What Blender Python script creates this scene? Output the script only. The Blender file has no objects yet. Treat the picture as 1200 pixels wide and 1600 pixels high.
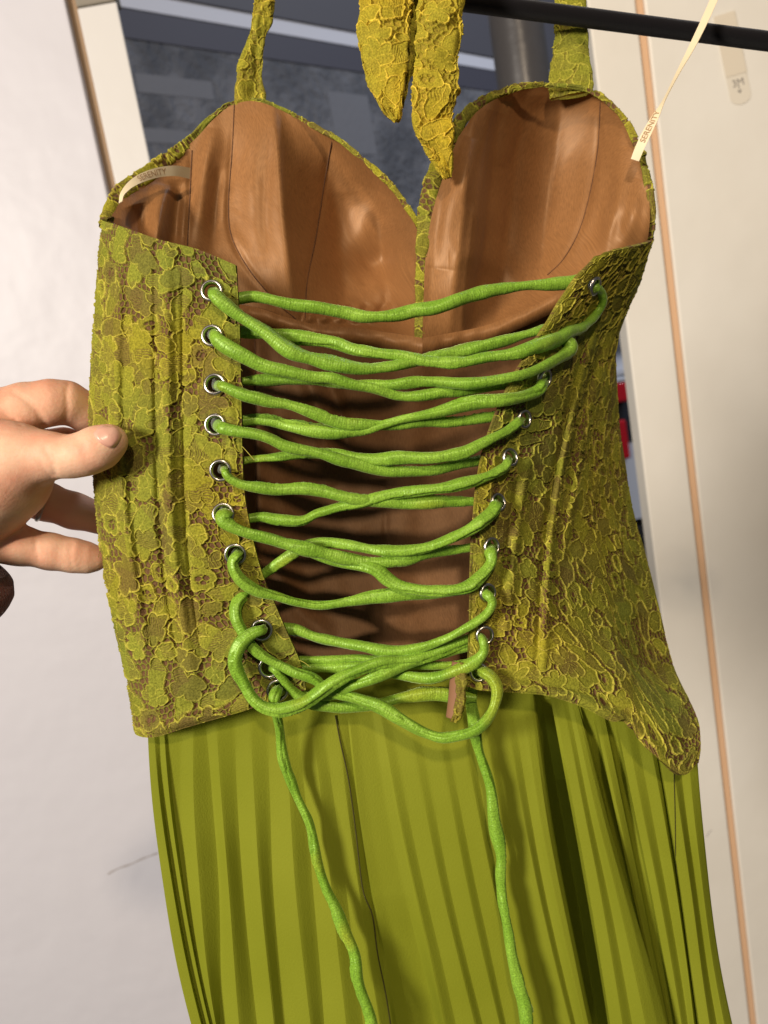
import bpy, math, random
import numpy as np
from mathutils import Matrix, Vector

random.seed(7)
RNG = np.random.default_rng(11)
scene = bpy.context.scene

# ------------------------------------------------------------------ camera
F = 1200.0                                     # focal length in pixels of a 1200 x 1600 frame
CAM = np.array([0.0, 0.0, 1.42])
up_c = np.array([-1295.0, 7336.0, 1177.0]); up_c /= np.linalg.norm(up_c)
fw_c = np.array([0, 0, -1.0]); fw_c = fw_c - fw_c.dot(up_c) * up_c; fw_c /= np.linalg.norm(fw_c)
rt_c = np.cross(fw_c, up_c)
R = np.array([rt_c, fw_c, up_c])               # camera space -> world
cam_d = bpy.data.cameras.new('camera')
cam_d.sensor_fit = 'VERTICAL'; cam_d.sensor_height = 36.0; cam_d.lens = 36.0 * F / 1600.0
cam_d.clip_start = 0.01; cam_d.clip_end = 200
cam_d.dof.use_dof = True; cam_d.dof.focus_distance = 0.385; cam_d.dof.aperture_fstop = 11.0
cam = bpy.data.objects.new('camera', cam_d)
M4 = Matrix.Identity(4)
for i in range(3):
    for j in range(3): M4[i][j] = R[i, j]
    M4[i][3] = CAM[i]
cam.matrix_world = M4
scene.collection.objects.link(cam)
scene.camera = cam

# ------------------------------------------------------------------ light
world = bpy.data.worlds.new('World'); scene.world = world; world.use_nodes = True
bg = world.node_tree.nodes['Background']
bg.inputs[0].default_value = (0.90, 0.93, 1.0, 1); bg.inputs[1].default_value = 0.10

def area(name, loc, target, size, power, color):
    l = bpy.data.lights.new(name, 'AREA'); l.shape = 'DISK'; l.size = size; l.energy = power; l.color = color
    o = bpy.data.objects.new(name, l); scene.collection.objects.link(o)
    o.location = loc
    o.rotation_euler = (Vector(target) - Vector(loc)).to_track_quat('-Z', 'Y').to_euler()
    return o
area('room_lamp', (-2.20, -1.90, 2.35), (0.0, 0.60, 1.35), 0.75, 140.0, (1.0, 0.90, 0.79))
area('ceiling_lamp', (0.30, -1.90, 3.10), (0.10, 0.60, 1.40), 0.18, 38.0, (1.0, 0.80, 0.58))
area('street_fill', (2.6, 2.2, 5.0), (1.5, 5.0, 0.5), 0.8, 95, (0.82, 0.88, 1.0))  # unseen light added to brighten the view outside

scene.view_settings.view_transform = 'Standard'
scene.view_settings.look = 'None'
scene.view_settings.exposure = 0.0
scene.view_settings.gamma = 1.0
scene.cycles.max_bounces = 6

# ------------------------------------------------------------------ helpers
COL = scene.collection
def P(px, py, d):
    """measured pixel + distance along the lens axis -> world point"""
    px = np.asarray(px, float); py = np.asarray(py, float); d = np.asarray(d, float)
    c = np.stack([(px - 600) / F * d, -(py - 800) / F * d, -d], -1)
    return c @ R.T + CAM
def on_plane(px, py, y):
    """where the line of sight meets the vertical plane y = const"""
    v = P(px, py, 1.0) - CAM
    return CAM + v * (y / v[1])

def link(o, parent=None):
    COL.objects.link(o)
    if parent is not None: o.parent = parent
    return o
def tag(o, label=None, cat=None, group=None, kind=None):
    if label: o['label'] = label
    if cat: o['category'] = cat
    if group: o['group'] = group
    if kind: o['kind'] = kind
    return o
def mesh_obj(name, verts, faces, mat, parent=None, smooth=True, col=None, uv=None, sharp=None):
    me = bpy.data.meshes.new(name)
    verts = np.asarray(verts, np.float32).reshape(-1, 3)
    if isinstance(faces, np.ndarray):
        k = faces.shape[1]; n = faces.shape[0]
        me.vertices.add(len(verts)); me.vertices.foreach_set('co', verts.ravel())
        me.loops.add(n * k); me.loops.foreach_set('vertex_index', faces.astype(np.int32).ravel())
        me.polygons.add(n); me.polygons.foreach_set('loop_start', np.arange(0, n * k, k, dtype=np.int32))
        me.update(calc_edges=True)
    else:
        me.from_pydata(verts.tolist(), [], faces); me.update()
    if col is not None:
        a = me.color_attributes.new('Col', 'FLOAT_COLOR', 'POINT')
        c = np.ones((len(verts), 4), np.float32); c[:, :3] = np.asarray(col).reshape(-1, 3)
        a.data.foreach_set('color', c.ravel())
    if uv is not None:
        l = me.uv_layers.new(name='UVMap')
        idx = np.empty(len(me.loops), np.int32); me.loops.foreach_get('vertex_index', idx)
        l.data.foreach_set('uv', np.asarray(uv, np.float32).reshape(-1, 2)[idx].ravel())
    me.materials.append(mat)
    if smooth: me.polygons.foreach_set('use_smooth', np.ones(len(me.polygons), bool))
    if sharp is not None: me.set_sharp_from_angle(angle=math.radians(sharp))
    me.validate()
    return link(bpy.data.objects.new(name, me), parent)
def empty(name, loc):
    o = bpy.data.objects.new(name, None); o.location = loc; o.empty_display_size = 0.02
    return link(o)
def grid_faces(nv, nu, closed_u=False):
    i = np.arange(nv - 1)[:, None]; j = np.arange(nu if closed_u else nu - 1)[None, :]
    jn = (j + 1) % nu
    f = np.stack([i * nu + j, (i + 1) * nu + j, (i + 1) * nu + jn, i * nu + jn], -1)
    return f.reshape(-1, 4)
def spline(pts, n=None, t=None):
    """Catmull-Rom through points, resampled evenly by length (or at fractions t)"""
    p = np.asarray(pts, float)
    if len(p) == 1: return np.repeat(p, n, 0)
    q = np.vstack([2 * p[0] - p[1], p, 2 * p[-1] - p[-2]])
    m = 24; out = []
    for i in range(1, len(q) - 2):
        s = np.linspace(0, 1, m, endpoint=False)[:, None]
        a, b, c, d = q[i - 1], q[i], q[i + 1], q[i + 2]
        out.append(0.5 * (2 * b + (c - a) * s + (2 * a - 5 * b + 4 * c - d) * s ** 2 + (3 * b - a - 3 * c + d) * s ** 3))
    out.append(p[-1][None]); o = np.vstack(out)
    w = o[:, :2]
    L = np.concatenate([[0], np.cumsum(np.linalg.norm(np.diff(w, axis=0), axis=1))])
    if t is None: t = np.linspace(0, 1, n)
    return np.stack([np.interp(t * L[-1], L, o[:, k]) for k in range(o.shape[1])], -1)
def coons(top, bot, left, right, nu, nv):
    T, B = spline(top, nu), spline(bot, nu); Lc, Rc = spline(left, nv), spline(right, nv)
    u = np.linspace(0, 1, nu)[None, :, None]; v = np.linspace(0, 1, nv)[:, None, None]
    S = (1 - v) * T[None] + v * B[None] + (1 - u) * Lc[:, None] + u * Rc[:, None]
    S -= (1 - u) * (1 - v) * T[0] + u * (1 - v) * T[-1] + (1 - u) * v * B[0] + u * v * B[-1]
    return S
def seg_dist(px, py, poly):
    poly = np.asarray(poly, float); best = np.full(px.shape, 1e9); side = np.zeros(px.shape); tt = np.zeros(px.shape)
    for k, (a, b) in enumerate(zip(poly[:-1], poly[1:])):
        ab = b[:2] - a[:2]; t = np.clip(((px - a[0]) * ab[0] + (py - a[1]) * ab[1]) / ab.dot(ab), 0, 1)
        dx = px - a[0] - t * ab[0]; dy = py - a[1] - t * ab[1]; d = np.hypot(dx, dy)
        m = d < best; best[m] = d[m]; tt[m] = ((k + t) / (len(poly) - 1))[m]
    return best, tt
def add_ridges(S, ridges):
    for poly, w, amp in ridges:                # amp > 0 stands out towards the viewer, metres
        pl = spline(poly, 24)
        d, t = seg_dist(S[..., 0], S[..., 1], pl)
        S[..., 2] -= amp * np.exp(-(d / w) ** 2) * np.clip(np.sin(np.pi * t), 0, 1) ** 0.7
    return S
def normals(W):
    du = np.gradient(W, axis=1); dv = np.gradient(W, axis=0)
    n = np.cross(dv, du); n /= np.linalg.norm(n, axis=-1, keepdims=True) + 1e-12
    # face the room side
    s = np.sign(np.sum(n * (CAM - W), -1).mean())
    return n * s
def vnoise(shape, cells, seed):
    """smooth random field, roughly -1..1"""
    r = np.random.default_rng(seed); g = r.uniform(-1, 1, (cells[0] + 3, cells[1] + 3))
    y = np.linspace(0, cells[0], shape[0]); x = np.linspace(0, cells[1], shape[1])
    yi = np.minimum(y.astype(int), cells[0] - 1); xi = np.minimum(x.astype(int), cells[1] - 1)
    def wts(f):
        return np.stack([(1 - f) ** 3 / 6, (3 * f ** 3 - 6 * f ** 2 + 4) / 6, (-3 * f ** 3 + 3 * f ** 2 + 3 * f + 1) / 6, f ** 3 / 6])
    wy, wx = wts(y - yi), wts(x - xi); out = np.zeros(shape)
    for a in range(4):
        for b in range(4):
            out += wy[a][:, None] * wx[b][None] * g[np.ix_(yi + a, xi + b)]
    return out * 1.8

# ------------------------------------------------------------------ materials
def mat(name, color, rough=0.6, spec=0.3, **kw):
    m = bpy.data.materials.new(name); m.use_nodes = True
    b = m.node_tree.nodes['Principled BSDF']
    b.inputs['Base Color'].default_value = (*color, 1); b.inputs['Roughness'].default_value = rough
    b.inputs['Specular IOR Level'].default_value = spec
    for k, v in kw.items(): b.inputs[k].default_value = v
    return m
def nd(m, t, **kw):
    n = m.node_tree.nodes.new(t)
    for k, v in kw.items():
        if k.startswith('i_'):
            key = k[2:]; n.inputs[int(key) if key.isdigit() else key.replace('_', ' ')].default_value = v
        else: setattr(n, k, v)
    return n
def lk(m, a, b): m.node_tree.links.new(a, b)
def bsdf(m): return m.node_tree.nodes['Principled BSDF']
def noise_color(m, c1, c2, scale, detail=4, coord='Object', lo=0.35, hi=0.65, stretch=None):
    tc = nd(m, 'ShaderNodeTexCoord'); n = nd(m, 'ShaderNodeTexNoise', i_Scale=scale, i_Detail=detail)
    src = tc.outputs[coord]
    if stretch:
        mp = nd(m, 'ShaderNodeMapping'); mp.inputs['Scale'].default_value = stretch; lk(m, src, mp.inputs[0]); src = mp.outputs[0]
    lk(m, src, n.inputs['Vector'])
    r = nd(m, 'ShaderNodeValToRGB'); r.color_ramp.elements[0].position = lo; r.color_ramp.elements[1].position = hi
    r.color_ramp.elements[0].color = (*c1, 1); r.color_ramp.elements[1].color = (*c2, 1)
    lk(m, n.outputs['Fac'], r.inputs[0]); lk(m, r.outputs[0], bsdf(m).inputs['Base Color'])
    return r
def noise_bump(m, scale, strength, dist, detail=3, coord='Object', stretch=None, prev=None):
    tc = nd(m, 'ShaderNodeTexCoord'); n = nd(m, 'ShaderNodeTexNoise', i_Scale=scale, i_Detail=detail)
    src = tc.outputs[coord]
    if stretch:
        mp = nd(m, 'ShaderNodeMapping'); mp.inputs['Scale'].default_value = stretch; lk(m, src, mp.inputs[0]); src = mp.outputs[0]
    lk(m, src, n.inputs['Vector'])
    b = nd(m, 'ShaderNodeBump', i_Strength=strength, i_Distance=dist)
    lk(m, n.outputs['Fac'], b.inputs['Height'])
    if prev: lk(m, prev.outputs[0], b.inputs['Normal'])
    lk(m, b.outputs[0], bsdf(m).inputs['Normal'])
    return b

def lace_material(name):
    m = mat(name, (0.3, 0.28, 0.04), 0.8, 0.12)
    at = nd(m, 'ShaderNodeAttribute', attribute_name='Col')
    tc = nd(m, 'ShaderNodeTexCoord'); n = nd(m, 'ShaderNodeTexNoise', i_Scale=1100.0, i_Detail=3)
    lk(m, tc.outputs['Object'], n.inputs['Vector'])
    mr = nd(m, 'ShaderNodeMapRange', i_1=0.3, i_2=0.7, i_3=0.62, i_4=1.32); lk(m, n.outputs['Fac'], mr.inputs[0])
    mx = nd(m, 'ShaderNodeMix', data_type='RGBA', blend_type='MULTIPLY'); mx.inputs[0].default_value = 1
    lk(m, at.outputs['Color'], mx.inputs[6]); lk(m, mr.outputs[0], mx.inputs[7])
    lk(m, mx.outputs[2], bsdf(m).inputs['Base Color'])
    bsdf(m).inputs['Sheen Weight'].default_value = 0.0
    noise_bump(m, 900, 0.6, 0.0006)
    return m
def satin(name, c1, c2, rough=0.36):
    m = mat(name, c1, rough, 0.45)
    cr = noise_color(m, c1, c2, 14, 3, 'Object')
    tc = nd(m, 'ShaderNodeTexCoord'); fn = nd(m, 'ShaderNodeTexNoise', i_Scale=1.0, i_Detail=3.0)
    fm = nd(m, 'ShaderNodeMapping'); fm.inputs['Scale'].default_value = (330, 55, 1); fm.inputs['Rotation'].default_value = (0, 0, 0.12)
    lk(m, tc.outputs['UV'], fm.inputs[0]); lk(m, fm.outputs[0], fn.inputs['Vector'])
    fr = nd(m, 'ShaderNodeMapRange', i_1=0.3, i_2=0.7, i_3=0.80, i_4=1.18); lk(m, fn.outputs['Fac'], fr.inputs[0])
    fx = nd(m, 'ShaderNodeMix', data_type='RGBA', blend_type='MULTIPLY'); fx.inputs[0].default_value = 1
    lk(m, cr.outputs[0], fx.inputs[6]); lk(m, fr.outputs[0], fx.inputs[7]); lk(m, fx.outputs[2], bsdf(m).inputs['Base Color'])
    w = nd(m, 'ShaderNodeTexWave', i_Scale=40.0, i_Distortion=1.5)
    w.bands_direction = 'X'; lk(m, tc.outputs['UV'], w.inputs['Vector'])
    b = nd(m, 'ShaderNodeBump', i_Strength=0.04, i_Distance=0.0004); lk(m, w.outputs['Fac'], b.inputs['Height'])
    n = nd(m, 'ShaderNodeTexNoise', i_Scale=1.0, i_Detail=1.5); mpf = nd(m, 'ShaderNodeMapping'); mpf.inputs['Scale'].default_value = (9, 3.2, 1); lk(m, tc.outputs['UV'], mpf.inputs[0]); lk(m, mpf.outputs[0], n.inputs['Vector'])
    b2 = nd(m, 'ShaderNodeBump', i_Strength=0.35, i_Distance=0.006); lk(m, n.outputs['Fac'], b2.inputs['Height'])
    lk(m, b.outputs[0], b2.inputs['Normal']); lk(m, b2.outputs[0], bsdf(m).inputs['Normal'])
    bsdf(m).inputs['Sheen Weight'].default_value = 0.06; bsdf(m).inputs['Sheen Roughness'].default_value = 0.4
    bsdf(m).inputs['Sheen Tint'].default_value = (1, 0.8, 0.6, 1)
    bsdf(m).inputs['Specular Tint'].default_value = (1, 0.72, 0.48, 1)
    return m
M_LACE = lace_material('olive_lace')
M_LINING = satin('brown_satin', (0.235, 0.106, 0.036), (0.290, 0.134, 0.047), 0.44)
M_LINING_SHADE = satin('brown_satin_shaded', (0.130, 0.060, 0.024), (0.165, 0.076, 0.030), 0.5)  # same satin as the cups, with the bodice's shade in its colour
M_THREAD = mat('brown_thread', (0.11, 0.05, 0.026), 0.8)
M_METAL = mat('nickel', (0.50, 0.47, 0.43), 0.28, 0.5, Metallic=1.0)
M_RIBBON = mat('cream_ribbon', (0.78, 0.66, 0.44), 0.4, 0.5)
M_PRINT = mat('ribbon_print', (0.42, 0.26, 0.13), 0.7)

def cord_material():
    m = mat('green_satin_cord', (0.22, 0.5, 0.05), 0.38, 0.6)
    r = noise_color(m, (0.150, 0.300, 0.022), (0.225, 0.395, 0.040), 60, 3, 'Object', 0.3, 0.7)
    # a few yellowed stretches along the cord
    tc = nd(m, 'ShaderNodeTexCoord'); n = nd(m, 'ShaderNodeTexNoise', i_Scale=22.0, i_Detail=1.0); lk(m, tc.outputs['Object'], n.inputs['Vector'])
    rr = nd(m, 'ShaderNodeMapRange', i_1=0.60, i_2=0.74); lk(m, n.outputs['Fac'], rr.inputs[0])
    mx = nd(m, 'ShaderNodeMix', data_type='RGBA'); lk(m, rr.outputs[0], mx.inputs[0]); lk(m, r.outputs[0], mx.inputs[6])
    mx.inputs[7].default_value = (0.30, 0.33, 0.025, 1)
    n3 = nd(m, 'ShaderNodeTexNoise', i_Scale=1500.0, i_Detail=2.0); lk(m, tc.outputs['Object'], n3.inputs['Vector'])
    mr3 = nd(m, 'ShaderNodeMapRange', i_1=0.3, i_2=0.72, i_3=0.70, i_4=1.42); lk(m, n3.outputs['Fac'], mr3.inputs[0])  # bright specks in the colour stand in for satin sparkle
    mx3 = nd(m, 'ShaderNodeMix', data_type='RGBA', blend_type='MULTIPLY'); mx3.inputs[0].default_value = 1
    lk(m, mx.outputs[2], mx3.inputs[6]); lk(m, mr3.outputs[0], mx3.inputs[7]); lk(m, mx3.outputs[2], bsdf(m).inputs['Base Color'])
    w = nd(m, 'ShaderNodeTexWave', i_Scale=1.0, i_Distortion=1.2); w.bands_direction = 'X'
    mp = nd(m, 'ShaderNodeMapping'); mp.inputs['Scale'].default_value = (24, 5.0, 1); lk(m, tc.outputs['UV'], mp.inputs[0]); lk(m, mp.outputs[0], w.inputs['Vector'])
    b = nd(m, 'ShaderNodeBump', i_Strength=0.12, i_Distance=0.0004); lk(m, w.outputs['Fac'], b.inputs['Height'])
    n2 = nd(m, 'ShaderNodeTexNoise', i_Scale=1.0, i_Detail=3.0, i_Roughness=0.5); mp2 = nd(m, 'ShaderNodeMapping'); mp2.inputs['Scale'].default_value = (34, 3.0, 1); lk(m, tc.outputs['UV'], mp2.inputs[0]); lk(m, mp2.outputs[0], n2.inputs['Vector'])
    b2 = nd(m, 'ShaderNodeBump', i_Strength=0.32, i_Distance=0.0018); lk(m, n2.outputs['Fac'], b2.inputs['Height'])
    lk(m, b.outputs[0], b2.inputs['Normal']); lk(m, b2.outputs[0], bsdf(m).inputs['Normal'])
    bsdf(m).inputs['Sheen Weight'].default_value = 0.35; bsdf(m).inputs['Sheen Roughness'].default_value = 0.35
    bsdf(m).inputs['Sheen Tint'].default_value = (0.75, 1, 0.4, 1)
    bsdf(m).inputs['Specular Tint'].default_value = (0.75, 1, 0.45, 1)
    return m
M_CORD = cord_material()

def chiffon():
    m = mat('olive_chiffon', (0.30, 0.30, 0.02), 0.7, 0.12)
    r = noise_color(m, (0.228, 0.255, 0.015), (0.272, 0.300, 0.023), 9, 3, 'Object')
    noise_bump(m, 1100, 0.35, 0.0006)
    tr = nd(m, 'ShaderNodeBsdfTranslucent'); lk(m, r.outputs[0], tr.inputs[0])
    mx = nd(m, 'ShaderNodeMixShader', i_0=0.30); out = m.node_tree.nodes['Material Output']
    lk(m, bsdf(m).outputs[0], mx.inputs[1]); lk(m, tr.outputs[0], mx.inputs[2]); lk(m, mx.outputs[0], out.inputs[0])
    return m
M_CHIFFON = chiffon()

# ------------------------------------------------------------------ the place: door leaves, frame, street
M_DOOR = mat('white_gloss_paint', (0.67, 0.665, 0.715), 0.42, 0.35)
noise_bump(M_DOOR, 7, 0.25, 0.02, 3)
M_FRAME = mat('white_frame_paint', (0.74, 0.725, 0.70), 0.35, 0.5)
noise_bump(M_FRAME, 9, 0.2, 0.01, 3)
M_LEAF = mat('lit_white_paint', (0.87, 0.83, 0.76), 0.35, 0.45)  # white leaf; the warmer, brighter light on this side is in its colour
noise_color(M_LEAF, (0.86, 0.82, 0.73), (0.90, 0.865, 0.78), 6, 3); noise_bump(M_LEAF, 8, 0.2, 0.012, 3)
M_GAP = mat('gap_shade', (0.34, 0.23, 0.14), 0.7)  # brown tone of the shadow between door and post
M_BEAD = mat('tan_bead', (0.78, 0.50, 0.30), 0.5)
YW = 1.3                                     # plane of the frame, metres in front of the lens
def xw(px, py, y=YW): return on_plane(px, py, y)
def box(name, x0, x1, y0, y1, z0, z1, m, parent=None, bev=0.0):
    v = [(x, y, z) for z in (z0, z1) for y in (y0, y1) for x in (x0, x1)]
    f = [(0, 2, 3, 1), (4, 5, 7, 6), (0, 1, 5, 4), (2, 6, 7, 3), (0, 4, 6, 2), (1, 3, 7, 5)]
    o = mesh_obj(name, v, f, m, parent, smooth=False)
    if bev:
        md = o.modifiers.new('bevel', 'BEVEL'); md.width = bev; md.segments = 3; md.limit_method = 'ANGLE'
    return o
ZB, ZT = 0.0, 2.12
xl_gap = xw(136, 150)[0]; xl_frame0 = xw(150, 150)[0]; xl_frame1 = xw(213, 150)[0]
xr_frame0 = xw(945, 250)[0]; xr_bead = xw(1018, 250)[0]; xr_leaf = xw(1031, 250)[0]
door = empty('white_door', (xl_gap - 0.4, YW - 0.02, 0))
tag(door, 'glossy white door leaf behind the hand, with a thin grey scuff', 'door')
box('door_leaf', xl_gap - 0.8, xl_gap, YW - 0.008, YW + 0.012, ZB + 0.01, ZT, M_DOOR, door, 0.003).location = (-door.location.x, -door.location.y, 0)
# scuff line on the paint
M_SCUFF = mat('grey_scuff', (0.46, 0.43, 0.43), 0.6)
sp = spline([(168, 1366), (185, 1357), (205, 1350), (222, 1342), (246, 1333)], 24)
vs = []
for k, (x, y) in enumerate(sp):
    w = 1.1 + 0.9 * math.sin(k * 0.9) * 0.5 + 0.4
    for s in (-1, 1):
        q = on_plane(x, y + s * w, YW - 0.0084); vs.append(q - np.array(door.location))
mesh_obj('scuff', vs, [(2 * k, 2 * k + 1, 2 * k + 3, 2 * k + 2) for k in range(23)], M_SCUFF, door)
frame = empty('window_frame', (0, YW, 0))
tag(frame, 'white painted frame posts around the opening onto the street', 'window frame')
def fbox(name, *a, **k):
    o = box(name, *a, **k); o.location = (0, -YW, 0); return o
fbox('gap_strip', xl_gap + 0.0005, xl_frame0, YW + 0.006, YW + 0.03, ZB, ZT, M_GAP, frame)  # strip put in where the gap is only in shade
ztop = xw(150, 9)[2]
fbox('post', xl_frame0 + 0.0005, xl_frame1, YW - 0.002, YW + 0.004, ZB, ztop, M_FRAME, frame, bev=0.002)
fbox('top_rail', xl_frame0 + 0.0005, xl_frame1, YW - 0.004, YW + 0.03, ztop + 0.001, ZT, mat('grey_brown_rail', (0.28, 0.25, 0.2), 0.6), frame, bev=0.003)
fbox('post', xr_frame0, xr_bead, YW - 0.008, YW + 0.035, ZB, ZT, M_LEAF, frame, bev=0.003)
fbox('bead', xr_bead + 0.0004, xr_leaf, YW - 0.003, YW + 0.03, ZB, ZT, M_BEAD, frame, bev=0.002)
fbox('threshold', xl_frame1, xr_frame0, YW - 0.02, YW + 0.05, 0.0, 0.06, M_FRAME, frame, bev=0.004)
rleaf = empty('right_door', (xr_leaf + 0.4, YW, 0))
tag(rleaf, 'white painted door leaf carrying the small adhesive strip', 'door')
o = box('door_leaf', xr_leaf + 0.0005, xr_leaf + 0.8, YW - 0.008, YW + 0.02, ZB + 0.01, ZT, M_LEAF, rleaf, 0.003)
o.location = (-rleaf.location.x, -rleaf.location.y, 0)
# the hair caught on the right leaf
hp = spline([(1104, 1308), (1107, 1302), (1112, 1297)], 8)
vs = []
for x, y in hp:
    for s in (-1, 1): vs.append(on_plane(x + s * 0.5, y + s * 0.4, YW - 0.0086) - np.array(rleaf.location))
mesh_obj('hair', vs, [(2 * k, 2 * k + 1, 2 * k + 3, 2 * k + 2) for k in range(7)], M_SCUFF, rleaf)

# adhesive strip on the right leaf
def text_mesh(s, size):
    c = bpy.data.curves.new('t', 'FONT'); c.body = s; c.size = size; c.align_x = 'CENTER'; c.align_y = 'CENTER'
    o = bpy.data.objects.new('t', c); COL.objects.link(o)
    dg = bpy.context.evaluated_depsgraph_get(); me = bpy.data.meshes.new_from_object(o.evaluated_get(dg))
    v = np.array([x.co[:] for x in me.vertices]); f = [tuple(p.vertices) for p in me.polygons]
    bpy.data.objects.remove(o); bpy.data.curves.remove(c); bpy.data.meshes.remove(me)
    return v, f
yS = YW - 0.0085
s0, s1 = on_plane(1131, 22, yS), on_plane(1157, 150, yS)
strip = empty('adhesive_strip', (s1[0], yS, s1[2]))
tag(strip, 'small cream adhesive mounting strip printed 3M with arrow, stuck on door', 'adhesive strip')
ax = (s1 - s0); Ls = np.linalg.norm(ax); ax /= Ls; pxv = np.cross(ax, np.array([0, 1.0, 0])); pxv /= np.linalg.norm(pxv)
if pxv[0] < 0: pxv = -pxv
hw = 15.5 / F * YW
prof = [(-hw, -0.0), (hw, -0.0)] + [(hw * math.cos(a), Ls + hw * 0.75 * math.sin(a)) for a in np.linspace(0, math.pi, 14)]
def strip_pt(a, b, lift): return s0 + pxv * a + ax * b + np.array([0, -lift, 0]) - np.array(strip.location)
def slab(name, prof, lift0, lift1, m):
    n = len(prof)
    v = [strip_pt(a, b, lift0) for a, b in prof] + [strip_pt(a, b, lift1) for a, b in prof]
    f = [tuple(range(n, 2 * n))] + [(i, (i + 1) % n, n + (i + 1) % n, n + i) for i in range(n)]
    return mesh_obj(name, v, f, m, strip, smooth=False)
M_STRIP = mat('strip_foam', (0.80, 0.72, 0.58), 0.45); M_TAB = mat('strip_tab', (0.82, 0.76, 0.64), 0.4)
cut = Ls * 0.74
slab('tab', [p for p in prof if p[1] > 1e-6] and [(-hw, cut), (hw, cut)] + prof[2:], 0.0002, 0.0007, M_TAB)
slab('foam_pad', [(-hw, 0), (hw, 0), (hw, cut), (-hw, cut)], 0.0002, 0.0016, M_STRIP)
M_INK = mat('grey_ink', (0.22, 0.20, 0.18), 0.7)
v, f = text_mesh('3M', hw * 0.95)
cc = Ls * 0.74 + hw * 0.75
mesh_obj('lettering', [strip_pt(a, cc - b, 0.0009) for a, b, _ in v], f, M_INK, strip, smooth=False)
ar = [(-.05, .45), (.05, .45), (.05, 1.0), (.25, .85), (.25, .95), (0, 1.25), (-.25, .95), (-.25, .85), (-.05, 1.0)]
mesh_obj('arrow', [strip_pt(a * hw * .8, cc + b * hw * .8 - 0.001, 0.0009) for a, b in ar], [tuple(range(9))], M_INK, strip, smooth=False)

# street outside
M_GROUND = mat('asphalt', (0.05, 0.05, 0.055), 0.9); noise_bump(M_GROUND, 60, 0.5, 0.02)
o = mesh_obj('ground', [(-40, -3, -0.12), (40, -3, -0.12), (40, 60, -0.12), (-40, 60, -0.12)], [(0, 1, 2, 3)], M_GROUND, smooth=False)
tag(o, kind='structure')
M_WALL = mat('grey_render', (0.12, 0.125, 0.14), 0.85)
r = noise_color(M_WALL, (0.085, 0.09, 0.105), (0.16, 0.165, 0.185), 5.5, 8, 'Object', 0.38, 0.62)
noise_bump(M_WALL, 26, 0.9, 0.03, 6)
M_PATCH = mat('pale_render', (0.155, 0.16, 0.18), 0.8); noise_bump(M_PATCH, 30, 0.3, 0.01)
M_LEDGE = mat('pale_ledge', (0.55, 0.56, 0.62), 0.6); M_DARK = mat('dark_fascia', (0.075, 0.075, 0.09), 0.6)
A0 = on_plane(200, 60, 3.3); dirw = np.array([0.79, 0.61, 0]); nrm = np.array([0.61, -0.79, 0])   # wall runs away to the right
def on_wall(px, py, off=0.0):
    v = P(px, py, 1.0) - CAM; p0 = A0 + nrm * off
    return CAM + v * (np.dot(p0 - CAM, nrm) / np.dot(v, nrm))
def wbox(name, s0, s1, z0, z1, t, m, parent, bev=0.0, base=0.0):
    b0 = A0 * np.array([1, 1, 0])
    v = [b0 + dirw * s + nrm * (base + q) + np.array([0, 0, z]) - np.array(parent.location) for z in (z0, z1) for q in (0, t) for s in (s0, s1)]
    f = [(0, 2, 3, 1), (4, 5, 7, 6), (0, 1, 5, 4), (2, 6, 7, 3), (0, 4, 6, 2), (1, 3, 7, 5)]
    return mesh_obj(name, v, f, m, parent, smooth=False)
wall = empty('street_wall', A0 * np.array([1, 1, 0]))
tag(wall, 'rough grey rendered wall across the street with a pale ledge', 'wall')
zl0 = on_wall(330, 37)[2]; zl1 = on_wall(330, 12)[2]
wbox('render', -3, 14, -0.12, zl0, -0.2, M_WALL, wall)
wbox('ledge', -3, 14, zl0 + 0.002, zl1, -0.2, M_LEDGE, wall, base=0.01)
wbox('fascia', -3, 14, zl1 + 0.002, zl1 + 1.5, -0.2, M_DARK, wall, base=0.02)
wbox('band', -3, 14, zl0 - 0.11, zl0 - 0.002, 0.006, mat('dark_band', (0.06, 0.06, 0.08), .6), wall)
for (x0, y0, x1, y1) in [(528, 150, 575, 235), (215, 128, 330, 140), (225, 205, 300, 218)]:
    a = on_wall(x0, y1); b = on_wall(x1, y0)
    wbox('smooth_patch', np.dot(a - A0, dirw), np.dot(b - A0, dirw), min(a[2], b[2]) - 0.01, max(a[2], b[2]), 0.002, M_PATCH, wall)

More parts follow.
